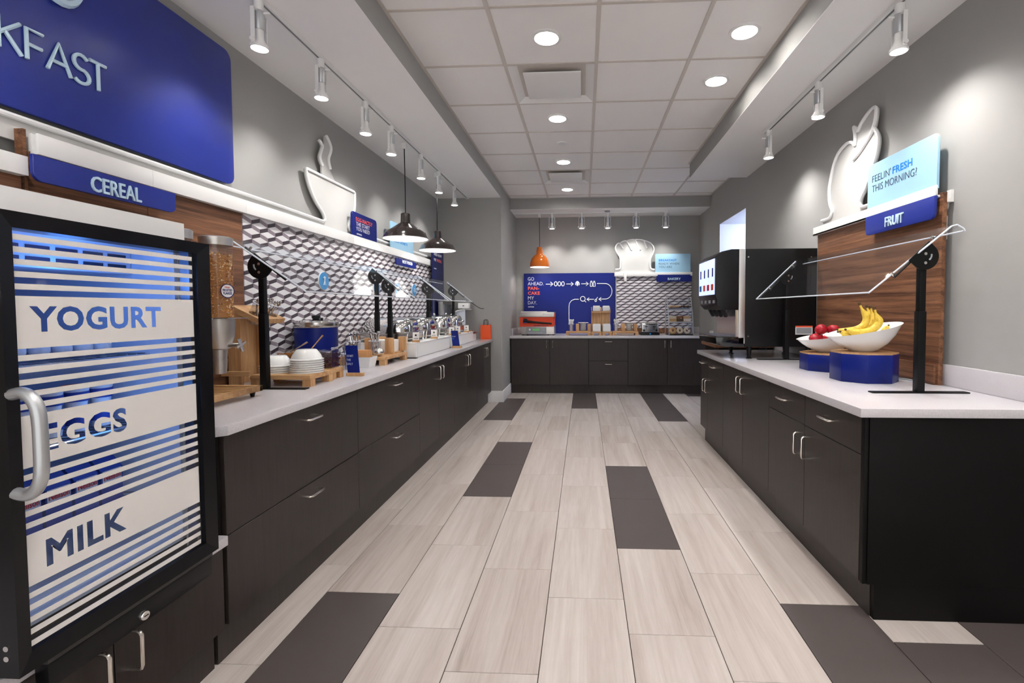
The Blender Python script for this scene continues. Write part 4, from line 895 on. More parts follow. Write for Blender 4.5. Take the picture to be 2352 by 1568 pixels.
# --- cereal dispensers
def dispenser(x, y, label, logo):
    t = thing('cereal_dispenser', label, 'cereal dispenser', (x, y, ZW), 'cereal dispensers')
    zt, zm, zf = on(508, 570, Y=y).z if logo else 1.595, 1.235, 1.10
    zt = 1.60; r = .062
    MB().shell([(r, zm), (r, zt - .03)], (x, y, 0), 32).build('hopper', 'acrylic', t, smooth=True)
    MB().lathe([(r + .003, zt - .035), (r + .004, zt), (r - .004, zt + .004), (.0001, zt + .005)], (x, y, 0), 32).build('lid', 'brushed', t, smooth=True)
    MB().lathe([(.0001, zm + .005), (r - .006, zm + .006), (r - .006, 1.52), (.0001, 1.535)], (x, y, 0), 24).build('cereal_core', 'cereal_b', t, smooth=True, kind='stuff')
    for sd, mt in ((3, 'cereal_a'), (4, 'bread_white'), (5, 'crust')):
        mb = MB(); rnd = random.Random(sd)
        for k in range(700 if sd == 3 else 160):
            q = rnd.uniform(0, 2 * PI); z = rnd.uniform(zm + .008, 1.53); c = Vector((x + (r - .0065) * math.cos(q), y + (r - .0065) * math.sin(q), z))
            u = Vector((rnd.gauss(0, 1), rnd.gauss(0, 1), rnd.gauss(0, 1))).normalized() * .0085; v = u.orthogonal().normalized() * .006; w_ = u.cross(v).normalized() * .0025
            mb.poly([c - u, c - v + w_, c + u, c + v + w_], [(0, 1, 2, 3)])
        mb.build('cereal_flakes', mt, t, kind='stuff')
    MB().lathe([(.0001, 1.05), (.03, 1.05), (.034, 1.095), (.046, 1.10), (.062, 1.15), (.066, 1.20), (.066, 1.235), (.0001, 1.236)], (x, y, 0), 28).build('funnel', 'brushed', t, smooth=True)
    MB().lathe([(.028, .985), (.032, 1.05)], (x, y, 0), 24).build('spout', 'brushed', t, smooth=True)
    kn = MB().cyl((x + .05, y, 1.115), .010, .05, 'x', 12).build('axle', 'chrome', t, smooth=True)
    for a in (0, PI / 2): MB().tube([(x + .103, y - .03 * math.cos(a + .4), 1.115 - .03 * math.sin(a + .4)), (x + .103, y + .03 * math.cos(a + .4), 1.115 + .03 * math.sin(a + .4))], .007, 6).build('paddle', 'chrome', kn, smooth=True)
    box('bracket', 'brushed', t, x - .12, x + .10, y - .07, y + .07, 1.2355, 1.2385); box('column', 'brushed', t, x - .20, x - .12, y - .05, y + .05, .87, 1.40)
    if logo:
        d = Vector((.96, -.28, 0)); c = Vector((x, y, 1.36)) + d * (r + .0012); U = Vector((.28, .96, 0)); Q = [c + U * .030 * math.cos(k * PI / 12) + Vector((0, 0, .030 * math.sin(k * PI / 12))) for k in range(24)]
        lb = MB().poly(Q + [q + d * .001 for q in Q], [tuple(range(24, 48))] + [(i, (i + 1) % 24, 24 + (i + 1) % 24, 24 + i) for i in range(24)]).build('label', 'paper', t)
        ring = MB().tube([q + d * .0015 for q in Q], .0016, 5, True).build('label_ring', 'navy', lb)
        pl = (U, Vector((0, 0, 1)), d)
        for s_, mt, zz, w_, h_, wt in [("Kellogg's", 'letter_red', .012, .024, .008, .01), ('FROSTED', 'navy', -.002, .044, .011, .03), ('FLAKES', 'navy', -.016, .040, .011, .03)]: lettering(s_, mt, lb, pl, c + d * .0012 - U * w_ / 2 + Vector((0, 0, zz)), w_, h_, .0004, wt)
dispenser(-1.66, 2.085, 'clear cereal dispenser full of flakes with a round logo label and steel funnel', True)
dispenser(-1.66, 1.86, 'clear cereal dispenser half hidden behind the fridge door', False)
t = thing('drip_tray', 'slatted bamboo drip tray on small black feet under the cereal dispensers', 'tray', (-1.62, 1.95, ZW)); X0, X1, Y0, Y1 = -1.76, -1.515, 1.64, 2.165
MB().box(X0, X1, Y0, Y0 + .02, .895, .92).box(X0, X1, Y1 - .02, Y1, .895, .92).box(X0, X0 + .02, Y0, Y1, .895, .92).box(X1 - .02, X1, Y0, Y1, .895, .92).build('frame', 'bamboo_flat', t, bevel=.001)
for k in range(15): box('slat', 'bamboo_flat', t, X0 + .018, X1 - .018, Y0 + .035 + k * .031, Y0 + .052 + k * .031, .902, .916)
for xx in (X0 + .03, X1 - .03):
    for yy in (Y0 + .03, Y1 - .03): MB().lathe([(.008, 0), (.014, .026)], (xx, yy, ZW), 12).build('foot', 'black_plastic', t, smooth=True)
# --- bamboo jar rack
a, b = on(535, 700, Y=2.46), on(602, 733, Y=2.46)
t = thing('jar_rack', 'bamboo rack with a sloping shelf of tilted glass jars beside the sneeze guard post', 'rack', (-1.75, 2.5, ZW))
sl = (b - a).normalized(); nj = Vector((-sl.z, 0, sl.x)); wj = (b - a).length; jars = [(wj * .66, 2.497), (wj * .66, 2.603)]; hr = .0385
bm = bmesh.new()
for ring in [[(0, 2.44), (wj, 2.44), (wj, 2.66), (0, 2.66)]] + [[(cu + hr * math.cos(q * PI / 12), cv + hr * math.sin(q * PI / 12)) for q in range(24)] for cu, cv in jars]:
    vv = [bm.verts.new((a.x + sl.x * u_, v_, a.z + sl.z * u_)) for u_, v_ in ring]
    for i in range(len(vv)): bm.edges.new((vv[i], vv[(i + 1) % len(vv)]))
bmesh.ops.triangle_fill(bm, use_beauty=True, edges=list(bm.edges), normal=nj)
ex = bmesh.ops.extrude_face_region(bm, geom=list(bm.faces)); bmesh.ops.translate(bm, verts=[q for q in ex['geom'] if isinstance(q, bmesh.types.BMVert)], vec=-nj * .028)
bmesh.ops.recalc_face_normals(bm, faces=list(bm.faces)); off = origin(t)
for q in bm.verts: q.co -= off
me = bpy.data.meshes.new('sloping_shelf'); bm.to_mesh(me); bm.free(); me.materials.append(MATS['bamboo_flat'])
o = bpy.data.objects.new('sloping_shelf', me); C.objects.link(o); o.parent = t
box('side_panel', 'bamboo', t, a.x - .01, a.x + .05, 2.441, 2.457, ZW, a.z - .045); box('side_panel', 'bamboo', t, a.x - .01, a.x + .05, 2.643, 2.659, ZW, a.z - .045)
box('back_panel', 'bamboo', t, a.x - .02, a.x - .008, 2.44, 2.66, ZW, a.z - .02); box('base_shelf', 'bamboo_flat', t, a.x - .01, a.x + .14, 2.375, 2.395, .93, .955)
for k, (cu, cv) in enumerate(jars):
    c = Vector((a.x, cv, a.z)) + Vector((sl.x, 0, sl.z)) * cu; Q_ = nj.to_track_quat('Z', 'X')
    o = thing('glass_jar', 'clear glass jar of steel spoons tilted in a hole of the bamboo rack', 'jar', c, 'tilted jars in the bamboo rack'); o.rotation_euler = Q_.to_euler()
    MB().shell([(.0001, 0), (.030, 0), (.034, .006), (.0375, .055), (.0375, .09), (.041, .115)], (0, 0, -.052), 24).build('jar', 'clear_glass', o, smooth=True, local=True)
    MB().tube([(.041 * math.cos(k2 * PI / 8), .041 * math.sin(k2 * PI / 8), .063) for k2 in range(16)], .0028, 6, True).build('rim', 'acrylic_edge', o, smooth=True, local=True)
    for j in range(5):
        q = 2 * PI * j / 5 + k; p_ = thing('spoon', 'steel spoon leaning in a tilted jar of the bamboo rack', 'spoon', c, 'spoons in the tilted jars'); p_.rotation_euler = Q_.to_euler()
        d0 = Vector((.014 * math.cos(q + 2.6), .014 * math.sin(q + 2.6), -.046)); d1 = Vector((.026 * math.cos(q), .026 * math.sin(q), .062 + .006 * (j % 3)))
        MB().tube([d0, d0.lerp(d1, .6), d1], [.003, .003, .004], 6).build('handle', 'chrome', p_, smooth=True, local=True); MB().sphere(tuple(d1 + Vector((0, 0, .008))), .009, .006, .013, 8, 5).build('spoon_head', 'chrome', p_, smooth=True, local=True)
# --- pallets
def pallet(label, x0, x1, y0, y1, z0=ZW, h=.062, group='bamboo pallets'):
    t = thing('pallet', label, 'pallet', ((x0 + x1) / 2, (y0 + y1) / 2, z0), group); n = max(2, round((y1 - y0) / .16))
    box('deck', 'bamboo_flat', t, x0, x1, y0, y1, z0 + h - .024, z0 + h, bevel=.0015)
    for xx in (x0, x1 - .045):
        for yy in (y0 + .004, y1 - .049): box('block', 'bamboo', t, xx, xx + .045, yy, yy + .045, z0, z0 + h - .024, bevel=.001)
    return t
pallet('bamboo pallet carrying the stacks of white bowls', -1.755, -1.43, 2.41, 2.645); pallet('bamboo pallet under the glass topping dishes', -1.80, -1.45, 2.665, 2.80)
pallet('bamboo pallet carrying the napkins and spoon jars', -1.78, -1.435, 3.36, 3.80)
zp = ZW + .062
def bowl_stack(x, y, n, r, label, grp):
    prof = [(.0001, .055), (r * .52, .055), (r * .60, .052), (r * .82, .025), (r * .90, .006), (r, .002), (r * 1.0, -.002), (r * .89, .002), (r * .80, .021), (r * .58, .048), (.0001, .050)]
    for k in range(n):
        o = thing('cereal_bowl', label, 'bowl', (x, y, zp + .003 + k * .0115), grp); MB().lathe(prof, (0, 0, 0), 36).build('bowl', 'white_gloss', o, smooth=True, local=True)
bowl_stack(-1.692, 2.535, 4, .085, 'white bowl upside down in the shorter stack on the bamboo pallet', 'bowls in the shorter stack'); bowl_stack(-1.520, 2.535, 7, .086, 'white bowl upside down in the taller stack on the bamboo pallet', 'bowls in the taller stack')
def spoon(label, parent_loc, tip, group, mat='chrome'):
    a, b = Vector(parent_loc), Vector(tip); o = thing('spoon', label, 'spoon', a, group); d = (b - a)
    MB().tube([(0, 0, 0), tuple(d * .5), tuple(d)], [.0035, .003, .005], 8).build('handle', mat, o, smooth=True, local=True)
    MB().sphere((0, 0, 0), .015, .012, .006, 10, 6).build('spoon_head', mat, o, smooth=True, local=True)
for k, (xx, mt, nm) in enumerate([(-1.745, 'granola', 'toasted granola'), (-1.630, 'nuts', 'pale nuts'), (-1.508, 'berries', 'dark dried berries')]):
    t = thing('topping_dish', 'square glass dish filled with %s behind the white bowls' % nm, 'dish', (xx, 2.733, zp), 'glass topping dishes'); yy = 2.733
    mb = MB(); w0, w1 = .040, .052
    for i in range(4):
        q = [(-1, -1), (1, -1), (1, 1), (-1, 1)]; a, b = q[i], q[(i + 1) % 4]; mb.poly([(xx + a[0] * w0, yy + a[1] * w0, zp + .002), (xx + b[0] * w0, yy + b[1] * w0, zp + .002), (xx + b[0] * w1, yy + b[1] * w1, zp + .105), (xx + a[0] * w1, yy + a[1] * w1, zp + .105)], [(0, 1, 2, 3)])
    mb.build('glass', 'clear_glass', t)
    mb = MB(); rnd = random.Random(k)
    mb.prism([(xx - .038, yy - .038), (xx + .038, yy - .038), (xx + .038, yy + .038), (xx - .038, yy + .038)], zp + .004, zp + .07, 'z')
    for j in range(260): mb.box(*[q for c, s in ((xx + rnd.uniform(-.044, .044), .006), (yy + rnd.uniform(-.044, .044), .006), (zp + rnd.uniform(.01, .085), .005)) for q in (c - s, c + s)])
    mb.build('topping', mt, t, kind='stuff')
    spoon('%s serving spoon stuck in the dish of %s' % ('wooden' if k == 1 else 'steel', nm), (xx, yy, zp + .088), (xx + (.07 if k == 1 else .09), yy + .04, zp + (.19 if k == 1 else .15)), 'topping spoons', 'bamboo' if k == 1 else 'chrome')
# --- oatmeal kettle
kx, ky = -1.788, 3.0; ky = on(727, 770, X=kx).y; kr = .132; zk = on(727, 751, X=kx).z
t = thing('oatmeal_kettle', 'round blue oatmeal kettle with a steel lid in front of the patterned backboard', 'soup kettle', (kx, ky, ZW))
MB().lathe([(kr * .96, 0), (kr, .02), (kr, zk - ZW)], (kx, ky, ZW), 40).build('body', 'navy', t, smooth=True)
MB().lathe([(kr + .004, zk - ZW), (kr + .008, zk - ZW + .006), (kr + .006, zk - ZW + .034), (kr - .004, zk - ZW + .038)], (kx, ky, ZW), 40).build('rim', 'steel', t, smooth=True)
ld = MB().lathe([(kr - .006, zk - ZW + .036), (kr - .012, zk - ZW + .045), (.05, zk - ZW + .052), (.0001, zk - ZW + .053)], (kx, ky, ZW), 40).build('lid', 'chrome', t, smooth=True)
MB().lathe([(.02, 0), (.028, .012), (.026, .026), (.0001, .028)], (kx, ky, zk + .052), 18).build('lid_knob', 'black_plastic', ld, smooth=True); MB().lathe([(.008, 0), (.01, .012), (.0001, .014)], (kx + .05, ky - .02, zk + .050), 14).build('vent_knob', 'black_plastic', ld, smooth=True)
def wrap(word, mat, parent, c, r, ang0, span, z, h, wt):
    me = text_mesh(word, wt, .5); xs = [v.co.x for v in me.vertices]; ys = [v.co.y for v in me.vertices]; off = origin(parent)
    for v in me.vertices:
        a = ang0 + (v.co.x - min(xs)) / (max(xs) - min(xs)) * span; rr = r + .0006 + (v.co.z + .5) * .0008; zz = z + (v.co.y - min(ys)) / (max(ys) - min(ys)) * h
        v.co = Vector((c[0] + rr * math.cos(a), c[1] + rr * math.sin(a), zz)) - off
    me.materials.append(MATS[mat]); o = bpy.data.objects.new('lettering', me); C.objects.link(o); o.parent = parent
va = math.atan2(-ky, -kx)
wrap('OATMEAL', 'letter_white', t, (kx, ky), kr, va + .52, 1.0, zk - .195, .026, .03); wrap('QUAKER', 'letter_white', t, (kx, ky), kr, va + .68, .6, zk - .15, .018, .03)
# --- blue tent cards
def tent(label, x, y, h, lines):
    t = thing('tent_card', label, 'sign', (x, y, ZW), 'blue tent cards on the buffet')
    box('base_block', 'bamboo', t, x - .05, x + .05, y - .018, y + .018, ZW, ZW + .02, bevel=.002)
    cd = MB().poly([(x - .045, y - .004, ZW + .012), (x + .03, y - .004, ZW + .012), (x + .005, y + .02, ZW + h), (x - .07, y + .02, ZW + h), (x - .045, y, ZW + .012), (x + .03, y, ZW + .012), (x + .005, y + .024, ZW + h), (x - .07, y + .024, ZW + h)], [(0, 1, 2, 3), (4, 5, 6, 7), (0, 1, 5, 4), (1, 2, 6, 5), (2, 3, 7, 6), (3, 0, 4, 7)]).build('card', 'navy', t)
    U = Vector((1, 0, 0)); V = Vector((-.025, .024, h)).normalized(); Nn = Vector((0, -1, .12)).normalized()
    for k, (s_, mt) in enumerate(lines): lettering(s_, mt, t, (U, V, Nn), Vector((x - .055, y - .004 + .024 * (.62 - .13 * k), ZW + h * (.62 - .13 * k))) , .04 if len(s_) > 3 else .025, .013, .0006, -.01 if mt == 'letter_white' else .02)
tent('tilted blue card reading START THE DAILY GRIND in a wooden block', -1.395, 2.832, .185, [('START', 'letter_white'), ('THE', 'letter_white'), ('DAILY', 'letter_white'), ('GRIND', 'bright_blue')])
tent('small blue card standing between the two grey chafing risers', -1.335, 4.95, .18, [('STAY', 'letter_white'), ('HOT', 'bright_blue')])
# --- white dish of brown sugar packets
dx, dy = -1.55, 3.27
t = thing('packet_dish', 'white square dish of brown paper sugar packets', 'dish', (dx, dy, ZW))
mb = MB()
for i in range(4):
    q = [(-1, -1), (1, -1), (1, 1), (-1, 1)]; a, b = q[i], q[(i + 1) % 4]; mb.poly([(dx + a[0] * .06, dy + a[1] * .05, ZW), (dx + b[0] * .06, dy + b[1] * .05, ZW), (dx + b[0] * .075, dy + b[1] * .06, ZW + .075), (dx + a[0] * .075, dy + a[1] * .06, ZW + .075)], [(0, 1, 2, 3)])
mb.poly([(dx - .06, dy - .05, ZW + .002), (dx + .06, dy - .05, ZW + .002), (dx + .06, dy + .05, ZW + .002), (dx - .06, dy + .05, ZW + .002)], [(0, 1, 2, 3)]).build('dish', 'white_gloss', t)
for k in range(9):
    o = thing('sugar_packet', 'brown paper sugar packet with red print in the white dish', 'sugar packet', (dx - .005 + .002 * (k % 3), dy - .045 + k * .011, ZW + .035), 'sugar packets in the white dish')
    MB().box(-.045, .045, -.0045, .0045, 0, .075 + .01 * (k % 2)).build('packet', 'kraft', o, local=True, bevel=.002)
    if k < 2: MB().box(-.03, -.012, -.0052, -.0046, .02, .034).build('print', 'letter_red', o, local=True); MB().box(.012, .03, -.0052, -.0046, .02, .034).build('print', 'letter_red', o, local=True)
# --- spoon jars
def spoon_jar(x, y, z, label, n, h=.11, r=.045, lab='steel spoon standing in a clear jar by the napkins', grp='spoons in the clear jars', mat='chrome'):
    t = thing('cutlery_jar', label, 'jar', (x, y, z), 'clear cutlery jars'); MB().shell([(.0001, .003), (r * .8, .003), (r, h)], (x, y, z), 20).build('jar', 'clear_glass', t, smooth=True)
    MB().tube([(x + r * math.cos(k * PI / 10), y + r * math.sin(k * PI / 10), z + h) for k in range(20)], .0022, 6, True).build('rim', 'acrylic_edge', t, smooth=True)
    rnd = random.Random(int(x * 1000) + 5)
    for k in range(n):
        a = 2 * PI * k / n; o = thing('spoon', lab, 'spoon', (x + r * .4 * math.cos(a + 2), y + r * .4 * math.sin(a + 2), z + .006), grp)
        d = Vector((r * .75 * math.cos(a), r * .75 * math.sin(a), h + .03 + rnd.uniform(0, .02)))
        MB().tube([(0, 0, 0), tuple(d * .6), tuple(d)], [.003, .0035, .006], 6).build('handle', mat, o, smooth=True, local=True); MB().sphere(tuple(d * 1.06), .010, .008, .014, 8, 5).build('spoon_head', mat, o, smooth=True, local=True)
spoon_jar(-1.590, 3.135, ZW, 'clear jar of steel spoons behind the blue card', 6); spoon_jar(-1.70, 3.45, zp, 'clear jar of steel spoons beside the sugar packets', 8)
jr = spoon_jar(-1.555, 3.47, zp, 'clear jar of steel spoons in front of the napkins on the bamboo pallet', 9)
o = thing('ladle', 'steel ladle resting against the clear spoon jar on the bamboo pallet', 'ladle', (-1.50, 3.405, zp + .032)); MB().sphere((0, 0, 0), .04, .036, .031).build('ladle_bowl', 'chrome', o, smooth=True, local=True); MB().tube([(-.006, .007, .026), (-.0228, .0270, .082), (-.030, .0355, .108)], .0045, 8).build('handle', 'chrome', o, smooth=True, local=True)
# --- napkin holder
t = thing('napkin_holder', 'bamboo block napkin holder on the pallet beside the chafing dishes', 'napkin holder', (-1.58, 3.66, zp))
box('base', 'bamboo_flat', t, -1.68, -1.46, 3.57, 3.79, zp, zp + .012)
for xx, yy in ((-1.52, 3.565), (-1.49, 3.745), (-1.68, 3.565), (-1.66, 3.745)): MB().prism([(xx, yy), (xx + .05, yy), (xx + .065, yy + .02), (xx + .05, yy + .042), (xx, yy + .042)], zp + .012, zp + .125, 'z').build('post_block', 'bamboo', t, bevel=.002)
tag(box('napkin_stack', 'paper', None, -1.66, -1.48, 3.612, 3.74, zp + .012, zp + .105, bevel=.003), 'stack of white napkins in the bamboo holder', 'napkins')
# --- grey risers with chafing dishes
zr = .99
def riser(label, x0, x1, y0, y1, z):
    t = thing('riser_box', label, 'riser', ((x0 + x1) / 2, (y0 + y1) / 2, ZW), 'risers under the chafing dishes'); box('box', 'white_plastic', t, x0, x1, y0, y1, ZW, z, bevel=.002)
    box('front_panel', 'white_plastic', t, x1, x1 + .004, y0 + .02, y1 - .02, ZW + .005, z - .016); box('top_lip', 'white_plastic', t, x0 - .0, x1 + .008, y0 - .004, y1 + .004, z, z + .006); return t
riser('long pale grey riser under the two oblong chafing dishes', -1.92, -1.40, 3.89, 4.90, zr); riser('pale grey riser under the two round-lidded chafing dishes', -1.88, -1.405, 5.0, 5.99, zr); riser('short pale riser beside the orange bag', -1.88, -1.43, 6.0, 6.26, .955)
def chafer(label, x, y, L, W, tall, group):
    t = thing('chafing_dish', label, 'chafing dish', (x, y, zr + .006), group); z = zr + .006
    for sx in (-1, 1):
        for sy in (-1, 1): MB().tube([(x + sx * (L / 2 - .02), y + sy * (W / 2 - .02), z), (x + sx * (L / 2 - .012), y + sy * (W / 2 - .012), z + .075)], .009, 8).build('leg', 'chrome', t, smooth=True)
    MB().box(x - L / 2 + .012, x + L / 2 - .012, y - W / 2 + .012, y + W / 2 - .012, z + .02, z + .078).build('water_pan', 'steel', t, bevel=.012, seg=3)
    MB().box(x - L / 2, x + L / 2, y - W / 2, y + W / 2, z + .076, z + .088).build('rim', 'chrome', t, bevel=.005)
    prof = []; n = 10      # rounded lid
    mb = MB(); rows = []
    for k in range(n + 1):
        f = k / n; e = math.cos(f * PI / 2) ** .38; zz = z + .088 + tall * math.sin(f * PI / 2) ** .9
        rows.append((e, zz))
    m_ = 28; pts = []; fs = []
    for e, zz in rows:
        for i in range(m_):
            a = 2 * PI * i / m_; cx_, sy_ = math.cos(a), math.sin(a); q = (abs(cx_) ** 4 + abs(sy_) ** 4) ** -.25
            pts.append((x + cx_ * q * (L / 2 - .012) * (.55 + .45 * e if e > 0 else .55) , y + sy_ * q * (W / 2 - .012) * max(e, .02), zz))
    for k in range(n):
        for i in range(m_): fs.append((k * m_ + i, k * m_ + (i + 1) % m_, (k + 1) * m_ + (i + 1) % m_, (k + 1) * m_ + i))
    fs.append(tuple(n * m_ + i for i in range(m_)))
    ld = mb.poly(pts, fs).build('lid', 'chrome', t, smooth=True)
    MB().tube(smoothpath([(x + L / 2 - .04, y - .05, z + .12), (x + L / 2 + .01, y - .045, z + .135), (x + L / 2 + .02, y, z + .14), (x + L / 2 + .01, y + .045, z + .135), (x + L / 2 - .04, y + .05, z + .12)], 3), .008, 8).build('handle', 'chrome', ld, smooth=True)
    MB().sphere((x, y, z + .088 + tall + .012), .014).build('knob', 'chrome', ld, smooth=True)
    for sy in (-1, 1): MB().cyl((x - L / 2 + .02, y + sy * (W / 2 - .02) - .012, z + .10), .018, .024, 'y', 14).build('hinge', 'chrome', t, smooth=True)
GC = 'chafing dishes on the grey risers'
chafer('oblong steel chafing dish with domed lid, closest to the napkins', -1.695, 4.15, .44, .44, .115, GC); chafer('oblong steel chafing dish with domed lid, second along the long riser', -1.695, 4.64, .44, .44, .115, GC)
chafer('steel chafing dish with high domed lid beside the blue card', -1.670, 5.25, .39, .38, .125, GC); chafer('steel chafing dish with high domed lid by the warmer', -1.670, 5.70, .39, .38, .125, GC)
for k, (y, x) in enumerate([(3.98, -1.426), (4.47, -1.426), (5.08, -1.426), (5.33, -1.426), (5.72, -1.426)]):
    t = thing('menu_card', 'small white dish card in a wooden block on a grey chafing riser', 'sign', (x, y, zr + .006), 'dish name cards'); z = zr + .006
    box('block', 'bamboo', t, x - .03, x + .03, y - .014, y + .014, z, z + .018, bevel=.001); c_ = box('card', 'paper', t, x - .028, x + .028, y - .002, y + .001, z + .008, z + .085)
    lettering(['EGGS', 'BACON', 'SAUSAGE', 'OMELET', 'POTATO'][k], 'letter_dark', c_, WB, (x - .018, y - .002, z + .028), .036, .008, .0004, .02); MB().lathe([(.0001, -.0026), (.008, -.0026)], (x, y, z + .060), 12, 'y').build('icon', 'label_grey', c_)
# --- warmer, rolls, bag
t = thing('roll_warmer', 'white and steel roll warmer with a curved clear cover by the grey projecting wall', 'food warmer', (-1.66, 6.15, .955)); yw0, yw1 = 6.02, 6.40
box('back_post', 'steel', t, -1.86, -1.80, yw0, yw1, .961, 1.375); box('mesh_panel', 'label_grey', t, -1.80, -1.79, yw0 + .02, yw1 - .02, 1.10, 1.34); box('top_plate', 'brushed', t, -1.88, -1.50, yw0 - .01, yw1, 1.375, 1.39, bevel=.003)
pl = [(-1.52 + .26 * math.cos(a), 1.04 + .24 * math.sin(a)) for a in [PI * (1.0 - .5 * k / 12) for k in range(13)]]
MB().prism(pl + [(q[0] * 1.0 + .0, q[1] - .012) for q in reversed(pl)], yw0, yw1, 'y').build('rolled_hood', 'white_gloss', t, smooth=True)
MB().prism(pl + [(-1.52, 1.04)], yw0 + .03, yw0 + .036, 'y').build('hood_end', 'acrylic_edge', t)
box('control_box', 'white_plastic', t, -1.60, -1.46, yw0 - .02, yw0 + .05, 1.285, 1.355, bevel=.004); box('display', 'black_plastic', t, -1.54, -1.52, yw0 - .0215, yw0 - .02, 1.315, 1.325)
cv = smoothpath([(-1.54, 0, 1.385), (-1.44, 0, 1.365), (-1.36, 0, 1.31), (-1.31, 0, 1.285), (-1.27, 0, 1.283)], 4)
mb = MB()
for a, b in zip(cv[:-1], cv[1:]): mb.poly([(a.x, yw0, a.z), (b.x, yw0, b.z), (b.x, yw1, b.z), (a.x, yw1, a.z)], [(0, 1, 2, 3)])
mb.build('clear_cover', 'acrylic', t, smooth=True); MB().tube([(q.x, yw0, q.z) for q in cv], .004, 6).build('cover_edge', 'black_metal', t, smooth=True)
box('bed', 'white_plastic', t, -1.82, -1.565, yw0 + .02, yw1, .961, 1.04)
t = thing('roll_plate', 'dark red oblong plate of small rolls at the end of the buffet', 'plate', (-1.44, 6.12, .961)); MB().lathe([(.0001, .004), (.06, .004), (.085, .018), (.09, .018), (.06, 0), (.0001, 0)], (-1.46, 6.12, .961), 24).build('plate', 'red_tray', t, smooth=True)
for k in range(5): o = thing('roll', 'small glazed roll on the dark red plate', 'roll', (-1.50 + .035 * (k % 3), 6.09 + .05 * (k // 3), .968), 'rolls on the red plate'); MB().sphere((0, 0, .0175), .0178, .0178, .018, 10, 6).build('bun', 'bread' if k % 2 else 'crust', o, smooth=True, local=True)
a, b = on(1104, 777, Y=6.36), on(1127, 777, Y=6.36); zt = on(1115, 746, Y=6.36).z
t = thing('paper_bag', 'small bright orange paper bag with black handles at the end of the buffet', 'bag', ((a.x + b.x) / 2, 6.38, ZW)); box('bag', 'orange_flat', t, a.x, b.x, 6.35, 6.42, ZW, zt, bevel=.002)
for yy in (6.352, 6.418): cxm = (a.x + b.x) / 2; MB().tube(smoothpath([(cxm - .025, yy, zt - .01), (cxm - .024, yy, zt + .05), (cxm - .012, yy, zt + .068), (cxm + .012, yy, zt + .068), (cxm + .024, yy, zt + .05), (cxm + .025, yy, zt - .01)], 3), .003, 6).build('handle', 'black_plastic', t, smooth=True)

# ================================================================== fruit counter things
def octo(label, c, r, h, a0):
    t = thing('octagonal_riser', label, 'riser', (c[0], c[1], ZW), 'blue octagonal risers'); pl = [(c[0] + r * math.cos(a0 + k * PI / 4), c[1] + r * math.sin(a0 + k * PI / 4)) for k in range(8)]
    MB().prism(pl, ZW, ZW + h - .008, 'z').build('sides', 'navy', t, bevel=.0012, seg=1); MB().prism([(c[0] + (p[0] - c[0]) * .995, c[1] + (p[1] - c[1]) * .995) for p in pl], ZW + h - .008, ZW + h, 'z').build('top', 'bamboo_flat', t); return ZW + h
zA = octo('taller blue octagonal riser with a wooden top under the banana bowl', (1.56, 2.735), .165, .160, math.radians(22)); zB = octo('shorter blue octagonal riser with a wooden top under the apple bowl', (1.59, 3.185), .165, .114, math.radians(22))
def fruit_bowl(label, x, y, z, r, h0, k, ax=(1.0, 0.05)):
    t = thing('fruit_bowl', label, 'bowl', (x, y, z), 'white fruit bowls'); U = Vector((*ax, 0)).normalized()
    prof = [(.0001, .006), (.055, .006), (.058, 0), (.062, 0), (.080, .010), (.122, .034), (.152, .064), (.172, .098), (.176, .101), (.173, .099), (.149, .066), (.118, .038), (.076, .016), (.0001, .012)]
    def mod(X, Y, Z):
        q = (X * U.x + Y * U.y); f = max(0, Z - .01) / .09
        return (X * r / .176 * (1 + .14 * abs(U.x) * f) , Y * r / .176 * .86, Z * h0 / .1 + f * k * q / .176)
    MB().lathe(prof, (0, 0, 0), 44, 'z', mod).build('bowl', 'white_gloss', t, smooth=True, local=True)
fruit_bowl('white slanted fruit bowl full of bananas', 1.555, 2.735, zA, .172, .122, .040); fruit_bowl('white slanted fruit bowl full of red apples', 1.585, 3.185, zB, .165, .108, .028)
def apple(x, y, z, r, tilt, sd):
    o = thing('apple', 'shiny red apple heaped in the smaller white bowl', 'apple', (x, y, z), 'apples in the white bowl'); o.rotation_euler = (tilt, tilt * .6, sd)
    prof = []
    for k in range(15):
        a = PI * k / 14; rr = r * math.sin(a) * (1 + .06 * math.cos(a)); zz = -r * .92 * math.cos(a) - (r * .20 * math.exp(-(math.sin(a) / .32) ** 2) if math.cos(a) < 0 else -r * .1 * math.exp(-(math.sin(a) / .25) ** 2)); prof.append((max(rr, 1e-5), zz))
    MB().lathe(prof, (0, 0, 0), 22, 'z').build('flesh', 'apple', o, smooth=True, local=True); MB().tube([(0, 0, r * .66), (.003, .002, r * .98)], .0022, 6).build('stem', 'stem', o, smooth=True, local=True)
for k, (dx, dy, dz, tl_) in enumerate([(-.085, -.020, .088, .5), (-.020, -.068, .090, .3), (.060, -.053, .090, .5), (.060, .050, .090, -.4), (-.030, .066, .088, .2), (-.042, .000, .148, -.5), (.035, -.006, .146, .1)]): apple(1.585 + dx, 3.185 + dy, zB + dz, .0385, tl_, k * 1.3)
